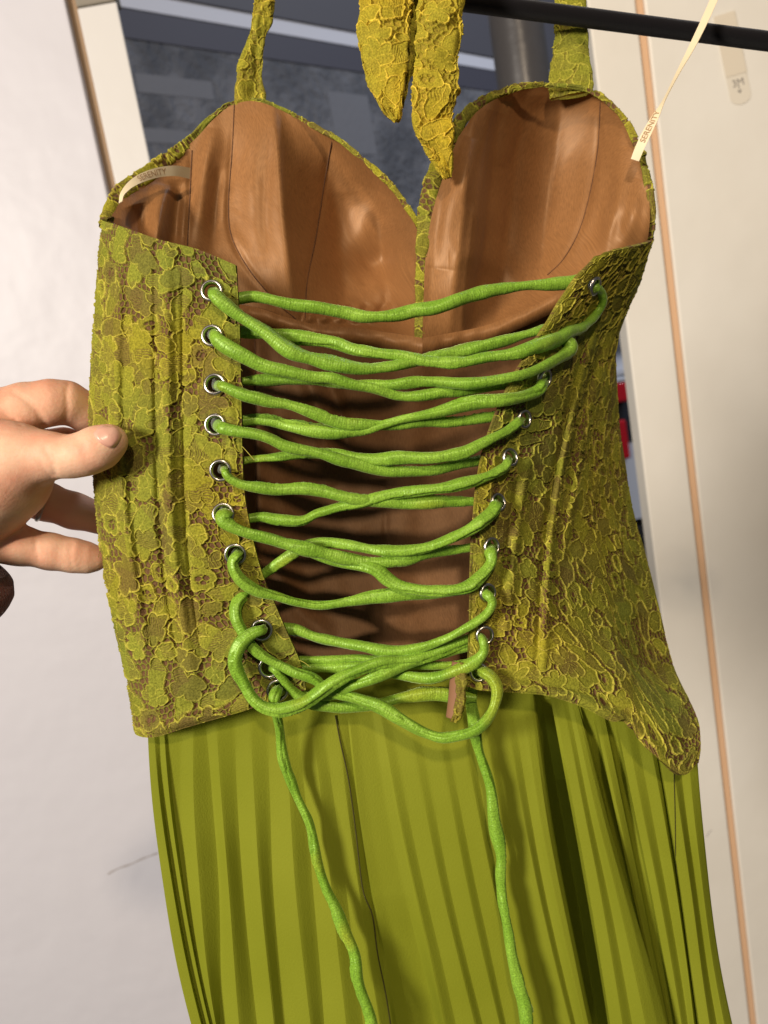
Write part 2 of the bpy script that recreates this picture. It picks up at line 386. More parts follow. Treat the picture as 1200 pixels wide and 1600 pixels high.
# ------------------------------------------------------------------ tubes
def frames(W):
    T = np.gradient(W, axis=0); T /= np.linalg.norm(T, axis=1, keepdims=True) + 1e-12
    N = np.zeros_like(W); v = CAM - W[0]; v -= v.dot(T[0]) * T[0]; N[0] = v / np.linalg.norm(v)
    for i in range(1, len(W)):
        v = N[i - 1] - N[i - 1].dot(T[i]) * T[i]; N[i] = v / np.linalg.norm(v)
    return T, N, np.cross(T, N)
def tube(name, W, rad, m, parent, seg=14, wob=0.0, seed=0, seam=0.0, flat=1.0, caps=True):
    W = np.asarray(W); n = len(W); T, N, B = frames(W)
    rad = np.broadcast_to(np.asarray(rad, float), (n,)).copy()
    a = np.linspace(0, 2 * np.pi, seg, endpoint=False)
    L = np.concatenate([[0], np.cumsum(np.linalg.norm(np.diff(W, axis=0), axis=1))])
    rr = np.repeat(rad[:, None], seg, 1)
    if wob:
        cells = (max(2, int(L[-1] / 0.007)), 3)
        z = vnoise((n, seg // 2 + 1), cells, seed); z = np.concatenate([z, z[:, ::-1][:, 1:-1]], 1)[:, :seg]
        rr *= 1 + wob * z
        rr *= (1 + wob * 0.9 * vnoise((n, 1), (max(2, int(L[-1] / 0.014)), 1), seed + 5))
    if seam:
        tw = 0.9 * np.cumsum(np.random.default_rng(seed + 9).normal(0, 0.05, n)) + np.random.default_rng(seed).uniform(-2.6, -0.9)
        da = np.angle(np.exp(1j * (a[None] - tw[:, None])))
        rr *= 1 + seam * np.exp(-((da - 0.28) / 0.2) ** 2) - seam * 1.6 * np.exp(-(da / 0.16) ** 2)
    V = W[:, None] + rr[..., None] * (flat * np.cos(a)[None, :, None] * N[:, None] + np.sin(a)[None, :, None] * B[:, None])
    uv = np.stack(np.broadcast_arrays(L[:, None] * 10, (a / (2 * np.pi))[None]), -1)
    F_ = grid_faces(n, seg, True); V = V.reshape(-1, 3)
    faces = F_.tolist()
    if caps: faces += [list(range(seg))[::-1], list(range((n - 1) * seg, n * seg))]
    return mesh_obj(name, V, faces, m, parent, uv=uv.reshape(-1, 2))

# ------------------------------------------------------------------ lace pattern (drawn once, sampled by every lace piece)
LN, LR = 1200, 0.0002                         # raster of 24 cm at 0.2 mm
def make_lace():
    N = LN; r = np.random.default_rng(5)
    yy, xx = np.mgrid[0:N, 0:N] * LR * 1000.0   # millimetres
    LM = N * LR * 1000
    def tile_noise(k, seed):
        g = np.random.default_rng(seed).uniform(-1, 1, (k, k)); g = np.pad(g, ((0, 3), (0, 3)), 'wrap')
        t = np.arange(N) / N * k; i = t.astype(int); f = t - i
        w = np.stack([(1 - f) ** 3 / 6, (3 * f ** 3 - 6 * f ** 2 + 4) / 6, (-3 * f ** 3 + 3 * f ** 2 + 3 * f + 1) / 6, f ** 3 / 6])
        o = np.zeros((N, N))
        for a in range(4):
            for b in range(4): o += w[a][:, None] * w[b][None] * g[np.ix_(i + a, i + b)]
        return o * 1.8
    wx = tile_noise(36, 1) * 1.5 + tile_noise(80, 3) * 0.95 + tile_noise(180, 6) * .22; wy = tile_noise(36, 2) * 1.5 + tile_noise(80, 4) * 0.95 + tile_noise(180, 7) * .22
    # net
    K = 66; a = LM / K
    gx = (np.arange(K)[None] + 0.5 * (np.arange(K)[:, None] % 2) + r.uniform(-.2, .2, (K, K))) * a
    gy = (np.arange(K)[:, None] + 0.5 + r.uniform(-.2, .2, (K, K))) * a
    X, Y = (xx + wx * .5) % LM, (yy + wy * .5) % LM
    ci, cj = (Y / a).astype(int), (X / a).astype(int)
    f1 = np.full((N, N), 1e9); f2 = np.full((N, N), 1e9)
    for di in (-1, 0, 1):
        for dj in (-2, -1, 0, 1, 2):
            i, j = (ci + di) % K, (cj + dj) % K
            dx = np.abs(gx[i, j] - X); dx = np.minimum(dx, LM - dx); dy = np.abs(gy[i, j] - Y); dy = np.minimum(dy, LM - dy)
            d = np.hypot(dx, dy); m = d < f1
            f2 = np.where(m, f1, np.minimum(f2, d)); f1 = np.where(m, d, f1)
    wallm = np.clip(1.0 - (f2 - f1 - 0.42) / 0.45, 0, 1)
    H = -0.45 + 0.55 * wallm; Bn = 1 - wallm; C = np.zeros((N, N)); T = np.zeros((N, N))
    G = np.zeros((N, N))
    # motif centres
    pts = []
    tries = 0
    while len(pts) < 520 and tries < 30000:
        tries += 1; p = r.uniform(0, LM, 2)
        if pts:
            q = np.abs(np.array(pts) - p); q = np.minimum(q, LM - q)
            if np.min(np.hypot(q[:, 0], q[:, 1])) < 11.8: continue
        pts.append(p)
    order = r.permutation(len(pts))
    for k in order:
        cx, cy = pts[k]; kind = r.choice(4, p=[.34, .30, .18, .18])
        Rm = (r.uniform(8.5, 13.0) if kind == 0 else r.uniform(4.6, 9.0)) if kind != 1 else r.uniform(8.0, 14.0); el = r.uniform(1.0, 1.35) if kind != 1 else r.uniform(1.6, 2.3)
        ang = r.uniform(0, 2 * np.pi); w = int((Rm * 1.6) / (LR * 1000)) + 6
        ii = (np.arange(-w, w + 1) + int(cy / (LR * 1000))); jj = (np.arange(-w, w + 1) + int(cx / (LR * 1000)))
        ix = np.ix_(ii % N, jj % N)
        lx = jj[None] * LR * 1000 - cx + wx[ix] * 0.8; ly = ii[:, None] * LR * 1000 - cy + wy[ix] * 0.8
        x = (lx * np.cos(ang) + ly * np.sin(ang)); y = (-lx * np.sin(ang) + ly * np.cos(ang)) * el
        rho = np.hypot(x, y); th = np.arctan2(y, x)
        nl = (int(r.integers(4, 7)) if kind == 0 else int(r.integers(2, 6))) if kind != 1 else int(r.integers(2, 4)); ph0 = r.uniform(0, 6)
        lob = np.abs(np.cos(th * nl / 2 + ph0))
        Rt = Rm * ((0.52 + 0.48 * lob ** 0.6) if kind == 0 else (0.74 + 0.26 * lob ** 0.55)) * (1 + 0.07 * np.sin(2 * th + r.uniform(0, 6)) + 0.03 * np.sin(9 * th + r.uniform(0, 6)))
        if kind == 1: Rt *= (1 - 0.18 * np.cos(th))
        s = (Rt - rho) * (0.9 if kind != 1 else 0.75)
        ins = s > 0
        hh = 0.10 + 0.26 * (1 - np.exp(-np.maximum(s, 0) / 1.6)); bb = np.zeros_like(s)
        if kind in (0, 1) or r.random() < .6:        # ladder weave in part of the petal
            off = r.uniform(-.5, .5) * Rm; sy = ly if r.random() < .8 else lx
            reg = ins & (s > 0.8) & (x > off) & (x < off + Rm * r.uniform(.6, 1.2))
            st = 0.5 + 0.5 * np.sin(sy * 2 * np.pi / 1.05 + wx[ix]); bb = np.where(reg, np.clip(st * 1.6 - 0.6, 0, 1) * 0.85, bb); hh = np.where(reg, hh - 0.30 * np.clip(st * 1.6 - .6, 0, 1), hh)
        if kind == 2:                                # open eyelet centre
            reg = ins & (rho < Rm * 0.45); bb = np.where(reg, Bn[ix], bb); hh = np.where(reg, H[ix], hh)
        cw = r.uniform(0.36, 0.50)
        cs = np.abs(s)
        cd = cs < cw
        ch = 0.26 + 0.55 * np.sqrt(np.clip(1 - (cs / cw) ** 2, 0, 1))
        if kind == 3 or kind == 0:                   # vein cords between petals
            vein = np.abs(np.cos(th * nl / 2 + ph0)) * rho * 0.8; v2 = ins & (vein < 0.34) & (rho > Rm * .16) & (s > 0.1) & (r.random() < .8)
        elif kind == 1: v2 = ins & (np.abs(y) < 0.30) & (np.abs(x) < Rm * .6) & (r.random() < .5)
        else: v2 = np.zeros_like(ins)
        paint = ins | cd
        tone = r.uniform(-1, 1)
        H[ix] = np.where(cd, ch, np.where(v2, 0.62, np.where(ins, hh, H[ix])))
        Bn[ix] = np.where(cd | v2, 0, np.where(ins, bb, Bn[ix]))
        C[ix] = np.where(cd | v2, 1, np.where(ins, 0, C[ix]))
        T[ix] = np.where(paint, tone, T[ix])
        G[ix] = np.where(paint, 1, G[ix])
    return H * 0.001, Bn, C, T, tile_noise(9, 8), tile_noise(64, 15)
LH, LB, LC, LT, LG, LV = make_lace()
def lace_sample(u, v, dense=0.0):
    """u, v in metres on the cloth -> height, colour"""
    u = u * 1.14; v = v * 1.14
    fx = (u / LR) % LN; fy = (v / LR) % LN
    i0 = np.floor(fy).astype(int) % LN; j0 = np.floor(fx).astype(int) % LN; i1 = (i0 + 1) % LN; j1 = (j0 + 1) % LN
    a = fy - np.floor(fy); b = fx - np.floor(fx)
    def g(A): return A[i0, j0] * (1 - a) * (1 - b) + A[i1, j0] * a * (1 - b) + A[i0, j1] * (1 - a) * b + A[i1, j1] * a * b
    h, br, c, t, gg = g(LH), g(LB)[..., None] * (1 - 0.75 * dense), g(LC)[..., None], g(LT)[..., None], g(LG)[..., None]
    cm = np.clip(0.74 + 0.65 * g(LV), 0.25, 1.0); h = h - g(LC) * (1 - cm) * 0.00022; c = c * cm[..., None]; t = t * (1 - dense) + dense * 0.3
    fill = np.array([0.228, 0.218, 0.020]) * (1 + 0.20 * t) + np.array([0.045, 0.016, -0.004]) * gg
    sheer = np.clip(-t * 1.6 - 0.5, 0, 1) * 0.45; fill = fill * (1 - sheer) + np.array([0.16, 0.095, 0.035]) * sheer
    fill = fill * (1 + 0 * br)
    brown = np.array([0.135, 0.072, 0.032])
    cord = np.array([0.45, 0.40, 0.055]) + np.array([0.03, 0.0, 0.0]) * gg
    col = fill * (1 - br) + brown * br
    col = col * (1 - c) + cord * c
    return h, np.clip(col, 0.005, 1)

# ------------------------------------------------------------------ the dress
dress = empty('corset_dress', P(600, 1100, 0.42))
tag(dress, 'olive lace corset dress with green lacing, seen from its open back', 'dress')
DL = np.array(dress.location)
def dpart(name, V, faces, m, parent=None, **k):
    o = mesh_obj(name, np.asarray(V).reshape(-1, 3) - (DL if parent is None else 0), faces, m, dress if parent is None else parent, **k)
    return o
def lens(W, axis):
    d = np.linalg.norm(np.diff(W, axis=axis), axis=-1)
    c = np.concatenate([np.zeros_like(np.take(d, [0], axis)), np.cumsum(d, axis)], axis)
    return c
PANELS = {}
def lace_panel(name, S, uv0, eyelets, key, amp=1.4, rim=0.0022, label=None):
    W = P(S[..., 0], S[..., 1], S[..., 2]); Nn = normals(W)
    u = lens(W, 1); v = lens(W, 0).mean(1, keepdims=True) * np.ones_like(u)
    h, c = lace_sample(u + uv0[0], v + uv0[1])
    nv, nu = h.shape
    e = np.minimum(np.minimum(np.arange(nv), np.arange(nv)[::-1])[:, None], np.minimum(np.arange(nu), np.arange(nu)[::-1])[None])
    h = h * np.clip(e / 6.0, 0.2, 1)
    for ex, ey, er in eyelets:                       # cloth pressed flat under the eyelet rim
        d = np.hypot(S[..., 0] - ex, S[..., 1] - ey); h = h * np.clip((d - er * 0.8) / (er * 0.5), 0.15, 1)
    V = W + Nn * (h * amp)[..., None]
    faces = grid_faces(nv, nu)
    fc = S.reshape(-1, 3)[faces].mean(1)
    keep = np.ones(len(faces), bool)
    for ex, ey, er in eyelets: keep &= np.hypot(fc[:, 0] - ex, fc[:, 1] - ey) > er * 0.80
    faces = faces[keep]
    # turned edge
    V = V.reshape(-1, 3); c = c.reshape(-1, 3); n0 = len(V)
    ring = np.concatenate([np.arange(nu), np.arange(1, nv) * nu + nu - 1, (nv - 1) * nu + np.arange(nu - 2, -1, -1), np.arange(nv - 2, 0, -1) * nu])
    back = V[ring] - Nn.reshape(-1, 3)[ring] * rim
    bc = c[ring] * 0.5 + np.array([0.16, 0.10, 0.03]) * 0.5
    m = len(ring); k = np.arange(m)
    rf = np.stack([ring[k], n0 + k, n0 + (k + 1) % m, ring[(k + 1) % m]], -1)
    o = dpart(name, np.vstack([V, back]), np.vstack([faces, rf]), M_LACE, col=np.vstack([c, bc]))
    if label: o['label'] = label
    PANELS[key] = (S, W, Nn)
    return o
def on_panel(name, px, py):
    S, W, Nn = PANELS[name]
    k = np.argmin((S[..., 0] - px) ** 2 + (S[..., 1] - py) ** 2); i, j = np.unravel_index(k, S.shape[:2])
    return S[i, j, 2], Nn[i, j]

EYL = [(331, 455), (332, 525), (336, 601), (337, 664), (345, 735), (349, 803), (368, 866), (409, 984), (421, 1042), (434, 1078)]
EYR = [(928, 447), (886, 526), (850, 591), (818, 655), (796, 715), (777, 785), (767, 854), (761, 926), (757, 992), (748, 1050)]
ER = 15.8
# left back panel
S = coons(top=[(172, 338, .415), (160, 344, .404), (185, 352, .390), (245, 373, .377), (310, 390, .373), (368, 414, .373)],
          bot=[(226, 1128, .410), (211, 1146, .396), (240, 1152, .386), (300, 1134, .382), (390, 1108, .381), (478, 1078, .383)],
          left=[(172, 338, .415), (160, 480, .412), (152, 640, .410), (160, 740, .408), (172, 850, .408), (193, 960, .409), (214, 1050, .410), (226, 1128, .410)],
          right=[(368, 414, .373), (374, 500, .372), (377, 640, .371), (380, 747, .371), (388, 810, .371), (407, 888, .373), (428, 940, .376), (447, 985, .378), (469, 1035, .381), (478, 1078, .383)],
          nu=330, nv=860)
# the outer silhouette and the boned channels
add_ridges(S, [([(243, 370), (243, 640), (252, 850), (285, 1080)], 5, -0.0026), ([(262, 374), (262, 640), (270, 850), (304, 1080)], 9, 0.0046),
               ([(285, 380), (286, 640), (292, 850), (322, 1070)], 4, -0.0022), ([(190, 380), (182, 640), (200, 850), (240, 1080)], 8, 0.0040),
               ([(355, 420), (360, 640), (368, 760), (384, 850)], 6, 0.0007),
               ([(212, 1118), (250, 1122), (300, 1106), (400, 1082), (470, 1060)], 11, -0.0012), ([(212, 1134), (250, 1138), (300, 1122), (400, 1098)], 10, 0.003)])
S[..., 2] += vnoise(S.shape[:2], (9, 4), 31) * 0.0014 + vnoise(S.shape[:2], (34, 9), 32) * 0.0007
lace_panel('back_panel', S, (0.03, 0.02), [(x, y, ER) for x, y in EYL], 'L', label='olive lace back panel held by the hand')
# right back panel
S = coons(top=[(933, 400, .405), (960, 392, .411), (1000, 383, .434), (1019, 377, .446)],
          bot=[(728, 1072, .377), (754, 1079, .377), (817, 1083, .380), (858, 1088, .383), (908, 1104, .387), (955, 1127, .389), (980, 1125, .393), (998, 1156, .392), (1027, 1184, .390), (1066, 1211, .390), (1092, 1192, .396)],
          left=[(933, 400, .405), (892, 448, .398), (850, 515, .391), (800, 598, .385), (767, 673, .381), (750, 740, .378), (743, 800, .376), (738, 870, .375), (736, 950, .375), (733, 1010, .376), (728, 1072, .377)],
          right=[(1019, 377, .446), (1002, 436, .460), (976, 498, .468), (963, 550, .472), (968, 656, .473), (978, 730, .472), (990, 800, .471), (1010, 870, .468), (1030, 950, .461), (1053, 1042, .444), (1088, 1117, .416), (1095, 1160, .402), (1092, 1192, .396)],
          nu=430, nv=880)
u = np.linspace(0, 1, 430)[None]; v = np.linspace(0, 1, 880)[:, None]
S[..., 2] -= 0.007 * np.sin(np.pi * u ** 1.3) * np.clip(v * 3, 0, 1)
add_ridges(S, [([(985, 410), (930, 520), (888, 680), (860, 850), (848, 1060)], 7, 0.0050), ([(968, 440), (915, 540), (876, 690), (848, 860), (838, 1060)], 6, -0.0034),
               ([(960, 520), (920, 650), (895, 780), (870, 900)], 7, 0.0044), ([(945, 520), (905, 650), (880, 780)], 6, -0.0030),
               ([(958, 560), (942, 680), (930, 800)], 8, 0.0034), ([(830, 700), (805, 850), (790, 1000)], 6, 0.0028), ([(815, 700), (792, 850), (775, 1000)], 5, -0.0022),
               ([(940, 408), (905, 448), (865, 510), (815, 596), (782, 673), (758, 800), (752, 950)], 7, 0.0012),
               ([(760, 1058), (820, 1062), (905, 1080), (960, 1103), (1000, 1122), (1040, 1165)], 9, -0.0016), ([(750, 1070), (815, 1073), (905, 1093), (950, 1115), (990, 1138), (1040, 1185), (1075, 1195)], 9, 0.0035),
               ([(990, 960), (1000, 1040), (985, 1105)], 20, -0.004), ([(1040, 1050), (1055, 1110), (1060, 1160)], 22, 0.004)])
S[..., 2] += vnoise(S.shape[:2], (10, 5), 37) * 0.0022 + vnoise(S.shape[:2], (34, 12), 38) * 0.0009
lace_panel('back_panel', S, (0.11, 0.13), [(x, y, ER * 0.85) for x, y in EYR], 'R', label='shadowed olive lace back panel with slanting folds')

def eyelet(px, py, key, r_px, label=None):
    d, n = on_panel(key, px, py)
    c = P(px, py, d) + n * 0.0006
    r = r_px / F * d
    x = np.cross(n, [0, 0, 1.0]); x /= np.linalg.norm(x); y = np.cross(n, x)
    prof = [(0.80, -.0022), (0.77, -.0004), (0.80, .0006), (0.88, .0011), (1.0, .0011), (1.10, .0007), (1.17, 0.0), (1.18, -.0006)]
    a = np.linspace(0, 2 * np.pi, 32, endpoint=False)
    V = np.array([[c + (x * math.cos(t) + y * math.sin(t)) * r * q + n * h for t in a] for q, h in prof])
    f = grid_faces(len(prof), 32, True)
    return dpart('eyelet', V, f, M_METAL)
for x, y in EYL: eyelet(x, y, 'L', ER)
for x, y in EYR: eyelet(x, y, 'R', ER * 0.85)

# --- lining
def sheet(name, S, m, ridges=(), wrinkle=0.0, cells=(6, 8), seed=1, label=None):
    add_ridges(S, ridges)
    if wrinkle: S[..., 2] += vnoise(S.shape[:2], cells, seed) * wrinkle
    W = P(S[..., 0], S[..., 1], S[..., 2])
    uv = np.stack([lens(W, 1) * 5, lens(W, 0) * 5], -1)
    o = dpart(name, W, grid_faces(*S.shape[:2]), m, uv=uv)
    if label: o['label'] = label
    return o
def bulge(S, amt, pu=1.0, pv=1.0):
    nv, nu = S.shape[:2]; u = np.linspace(0, 1, nu)[None]; v = np.linspace(0, 1, nv)[:, None]
    S[..., 2] += amt * np.sin(np.pi * u ** pu) ** 0.8 * np.sin(np.pi * np.clip(v ** pv * 0.96 + .04, 0, 1)) ** 0.8
    return S
TOP_L = [(174, 337, .416), (196, 306, .424), (245, 266, .440), (300, 222, .452), (335, 185, .456), (366, 163, .458), (408, 160, .458), (480, 193, .456), (545, 233, .452), (605, 288, .448), (640, 335, .446), (657, 372, .445)]
BOT_L = [(215, 470, .408), (280, 470, .432), (340, 470, .447), (400, 480, .456), (450, 496, .459), (500, 508, .460), (560, 513, .459), (610, 520, .456), (660, 528, .452)]
cup = coons(TOP_L, BOT_L, [TOP_L[0], (196, 400, .410), BOT_L[0]], [TOP_L[-1], (656, 450, .450), BOT_L[-1]], 200, 150)
SEAMS_L = [[(366, 163), (363, 230), (357, 320), (362, 370), (385, 415), (412, 450), (440, 480), (462, 498)], [(519, 218), (508, 280), (494, 370), (480, 440), (477, 500)], [(300, 235), (297, 300), (292, 400)]]
CUPS = []
def profile(S, ys, xs, off, shear=0.0):
    '''depth offset by place across the cup, fading at its top and bottom edges'''
    nv, nu = S.shape[:2]; v = np.linspace(0, 1, nv)[:, None]
    x = S[..., 0] - shear * (S[..., 1] - ys)
    xx_ = np.linspace(min(xs) - 40, max(xs) + 40, 600); o_ = np.interp(xx_, xs, off); ker = np.hanning(25); ker /= ker.sum(); o_ = np.convolve(np.pad(o_, 12, 'edge'), ker, 'valid')
    S[..., 2] += np.interp(x, xx_, o_) * np.clip(np.sin(np.pi * np.clip(v * .93 + .035, 0, 1)), 0, 1) ** 0.55
profile(cup, 300, [180, 300, 362, 440, 452, 520, 590, 650, 670], [0, .003, .002, -.010, -.002, .034, .042, .002, 0], 0.10)
CUPS.append(cup)
sheet('cup_lining', cup, M_LINING, ridges=[(SEAMS_L[0], 5, -0.0014), (SEAMS_L[1], 5, -0.0010), (SEAMS_L[2], 5, -0.0016),
      ([(262, 290), (250, 340), (240, 420)], 15, 0.011), ([(280, 280), (272, 340), (266, 420)], 13, -0.006), ([(212, 320), (222, 360), (235, 400)], 16, -0.005),
      ([(330, 200), (318, 300), (310, 400)], 12, 0.0035), ([(345, 260), (335, 330), (332, 400)], 8, -0.002),
      ([(400, 180), (392, 300), (400, 400)], 14, 0.0018), ([(425, 200), (415, 320), (420, 420)], 9, -0.0014),
      ([(590, 300), (560, 370), (520, 420)], 24, 0.003), ([(540, 300), (545, 380), (600, 440)], 22, -0.0025), ([(640, 380), (600, 400), (560, 440)], 18, -0.002), ([(650, 420), (610, 440), (580, 480)], 18, 0.0034),
      ([(470, 500), (500, 496), (560, 498), (640, 508)], 9, 0.0045)] +
      [([(x, 506), (x + 4, 488), (x + 9, 474)], 4, 0.0016 * (1 if k % 2 else -1)) for k, x in enumerate(range(470, 650, 12))], wrinkle=0.0022, cells=(7, 9), seed=3)
TOP_R = [(716, 214, .447), (748, 172, .452), (795, 146, .456), (850, 135, .458), (900, 139, .458), (942, 156, .456), (976, 192, .452), (1003, 246, .446)]
LEFT_R = [TOP_R[0], (694, 272, .446), (675, 335, .445), (665, 400, .445), (662, 460, .447), (660, 528, .452)]
BOT_R = [LEFT_R[-1], (700, 521, .456), (760, 508, .458), (820, 484, .457), (880, 456, .456), (935, 440, .462), (976, 432, .476)]
RIGHT_R = [TOP_R[-1], (1013, 300, .447), (1015, 350, .449), (1005, 395, .462), (976, 432, .476)]
cup = coons(TOP_R, BOT_R, LEFT_R, RIGHT_R, 200, 160)
SEAMS_R = [[(938, 156), (934, 230), (922, 300), (905, 360), (880, 405), (855, 430)], [(800, 150), (790, 250), (775, 350)]]
profile(cup, 300, [655, 690, 728, 748, 765, 800, 860, 920, 960, 1016], [0, .000, -.010, -.005, .018, .038, .046, .032, .014, 0], -0.12)
CUPS.append(cup)
sheet('cup_lining', cup, M_LINING, ridges=[(SEAMS_R[0], 5, -0.0014),
      ([(735, 215), (720, 270), (700, 340), (690, 420)], 22, 0.005), ([(775, 175), (762, 230), (755, 300), (735, 330)], 20, -0.005), ([(800, 160), (790, 210), (780, 260)], 16, 0.0025),
      ([(700, 400), (750, 400), (790, 420), (820, 450)], 22, 0.004), ([(840, 150), (845, 260), (840, 380)], 20, -0.002), ([(980, 230), (968, 300), (940, 390)], 13, 0.0025), ([(955, 260), (945, 320), (920, 390)], 13, -0.0025), ([(1000, 280), (985, 350), (965, 395)], 12, 0.002)],
      wrinkle=0.002, cells=(6, 7), seed=8)
UB = BOT_L[2:] + BOT_R[1:]
UBd = [(x, y, d - 0.004) for x, y, d in UB]
UBd[0] = (300, 470, .425)
body = coons(UBd, [(335, 1048, .404), (480, 1048, .420), (600, 1050, .424), (720, 1048, .425), (860, 1044, .445)], [UBd[0], (315, 700, .415), (335, 1048, .404)], [UBd[-1], (915, 700, .476), (860, 1044, .445)], 220, 240)
nv, nu = body.shape[:2]
body[..., 2] += 0.014 * np.sin(np.pi * np.linspace(0, 1, nu)[None]) * np.sin(np.pi * np.linspace(0, 1, nv)[:, None] ** .8)
SEAMS_B = [[(397, 490), (399, 600), (399, 720), (404, 850)], [(604, 700), (602, 850), (598, 1000)]]
sheet('bodice_lining', body, M_LINING_SHADE, ridges=[(SEAMS_B[0], 5, -0.0018), (SEAMS_B[1], 5, -0.0006), ([(430, 500), (500, 521), (560, 526), (655, 538), (700, 532), (760, 519), (830, 494)], 9, 0.004),
      ([(470, 560), (500, 650), (520, 760)], 14, 0.003), ([(500, 560), (530, 640), (545, 720)], 12, -0.003), ([(560, 830), (600, 880), (640, 960)], 20, 0.002), ([(430, 860), (460, 940), (520, 1000)], 16, 0.003)], wrinkle=0.0018, cells=(9, 7), seed=12)
# --- gathered band under the cups, one piece each side of the centre front
def band(pts):
    p = spline(pts, 90); n = 16
    S = np.zeros((n, 90, 3)); v = np.linspace(0, 1, n)[:, None]
    S[..., 0] = p[None, :, 0]; S[..., 1] = p[None, :, 1] + v * 26; S[..., 2] = p[None, :, 2] - 0.0085 - 0.0016 * np.sin(np.pi * v) + 0.003 * v ** 3
    S[..., 2] += vnoise((n, 90), (2, 26), int(p[0, 0])) * 0.0007
    sheet('underbust_band', S, M_LINING)
band([(x, y, d) for x, y, d in BOT_L if x > 335]); band(BOT_R[:6])

# --- lace trims along the neckline, straps and tie ends
def lace_band(name, path, uv0, thick=0.30, amp=1.0, crumple=0.0, seed=0, res=0.00035, cell=0.010, label=None, closed=True, lamp_tint=1.0, spin=0.0, dense=0.0):
    """flattened sleeve of lace; path rows are (px, py, d, half width in px)"""
    p = spline(path, 400); W = P(p[:, 0], p[:, 1], p[:, 2]); L = np.concatenate([[0], np.cumsum(np.linalg.norm(np.diff(W, axis=0), axis=1))])
    n = max(12, int(L[-1] / res)); t = np.linspace(0, 1, n); q = np.stack([np.interp(t * L[-1], L, p[:, k]) for k in range(4)], -1)
    W = P(q[:, 0], q[:, 1], q[:, 2]); hw = q[:, 3] / F * q[:, 2]
    T = np.gradient(W, axis=0); T /= np.linalg.norm(T, axis=1, keepdims=True)
    V_ = CAM - W; V_ -= np.sum(V_ * T, 1, keepdims=True) * T; V_ /= np.linalg.norm(V_, axis=1, keepdims=True)
    Bn = np.cross(T, V_)
    per = max(24, int(2 * np.pi * hw.max() * 0.75 / res)); a = np.linspace(0, 2 * np.pi, per, endpoint=False)
    ct, st = np.cos(a), np.sin(a); st2 = np.sign(st) * np.abs(st) ** 0.8
    base = W[:, None] + hw[:, None, None] * (ct[None, :, None] * Bn[:, None] + thick * st2[None, :, None] * V_[:, None])
    nrm_ = ct[None, :, None] * thick * Bn[:, None] + st[None, :, None] * V_[:, None]; nrm_ /= np.linalg.norm(nrm_, axis=-1, keepdims=True)
    uu = (a / (2 * np.pi))[None] * (2 * np.pi * hw.mean() * 0.75) * np.ones((n, 1)); vv = (t * L[-1])[:, None] * np.ones((1, per))
    h, c = lace_sample(uu + uv0[0], vv + uv0[1], dense)
    wrap = np.clip(np.minimum(np.arange(per), per - np.arange(per)) / 6.0, 0, 1)[None]
    h = h * amp * wrap
    if crumple:
        half = per // 2 + 1
        z = vnoise((n, half), (max(3, int(L[-1] / cell)), 4), seed) + 0.6 * vnoise((n, half), (max(3, int(L[-1] / cell * 2.3)), 8), seed + 1)
        z = np.concatenate([z, z[:, ::-1][:, 1:-1]], 1)
        if z.shape[1] < per: z = np.concatenate([z, z[:, -1:]], 1)
        h = h + crumple * z[:, :per]
    V = base + nrm_ * h[..., None]
    c = np.clip(c * np.array([1.0 + 5 * (lamp_tint - 1), 1.0 + 2.4 * (lamp_tint - 1), 1]), 0, 1) if lamp_tint != 1 else c  # golden cast of the warm lamp painted into the lace colour
    faces = np.vstack([grid_faces(n, per, True)]).tolist() + [list(range(per))[::-1], list(range((n - 1) * per, n * per))]
    o = dpart(name, V, faces, M_LACE, col=c.reshape(-1, 3))
    if label: o['label'] = label
    return o
def trim(poly, off, hwid, uv0, seed):
    """lace edging just outside a lining edge"""
    p = spline([(x, y, d) for x, y, d in poly], 40)
    t = np.gradient(p[:, :2], axis=0); t /= np.linalg.norm(t, axis=1, keepdims=True)
    nx, ny = t[:, 1], -t[:, 0]
    offs = np.interp(np.linspace(0, 1, 40), np.linspace(0, 1, len(off)), off); hs = np.interp(np.linspace(0, 1, 40), np.linspace(0, 1, len(hwid)), hwid)
    lace_band('lace_trim', [(p[i, 0] + nx[i] * offs[i], p[i, 1] + ny[i] * offs[i], p[i, 2] + 0.0025, hs[i]) for i in range(40)], uv0, 0.5, 0.8, 0.0006, seed, cell=0.008)
trim([(166, 356, .406)] + TOP_L, [2, 6, 5, 3, 3, 2, 1, 2, 2, 2, 3, 3, 3], [10, 13, 12, 9, 6, 3, 2.5, 2.5, 3, 3, 4, 4, 4], (0.02, 0.01), 1)
trim(LEFT_R[::-1] + TOP_R[1:4], [4, 3, 4, 8, 12, 10, 8, 5, 3], [9, 8, 10, 13, 15, 13, 9, 6, 3], (0.05, 0.09), 2)
trim(TOP_R[3:], [2, 2, 2, 2, 2], [3, 3, 3, 4, 6], (0.1, 0.02), 3)
trim(RIGHT_R[:4], [1, 1, 1, 1], [4, 6, 7, 7], (0.15, 0.06), 4)

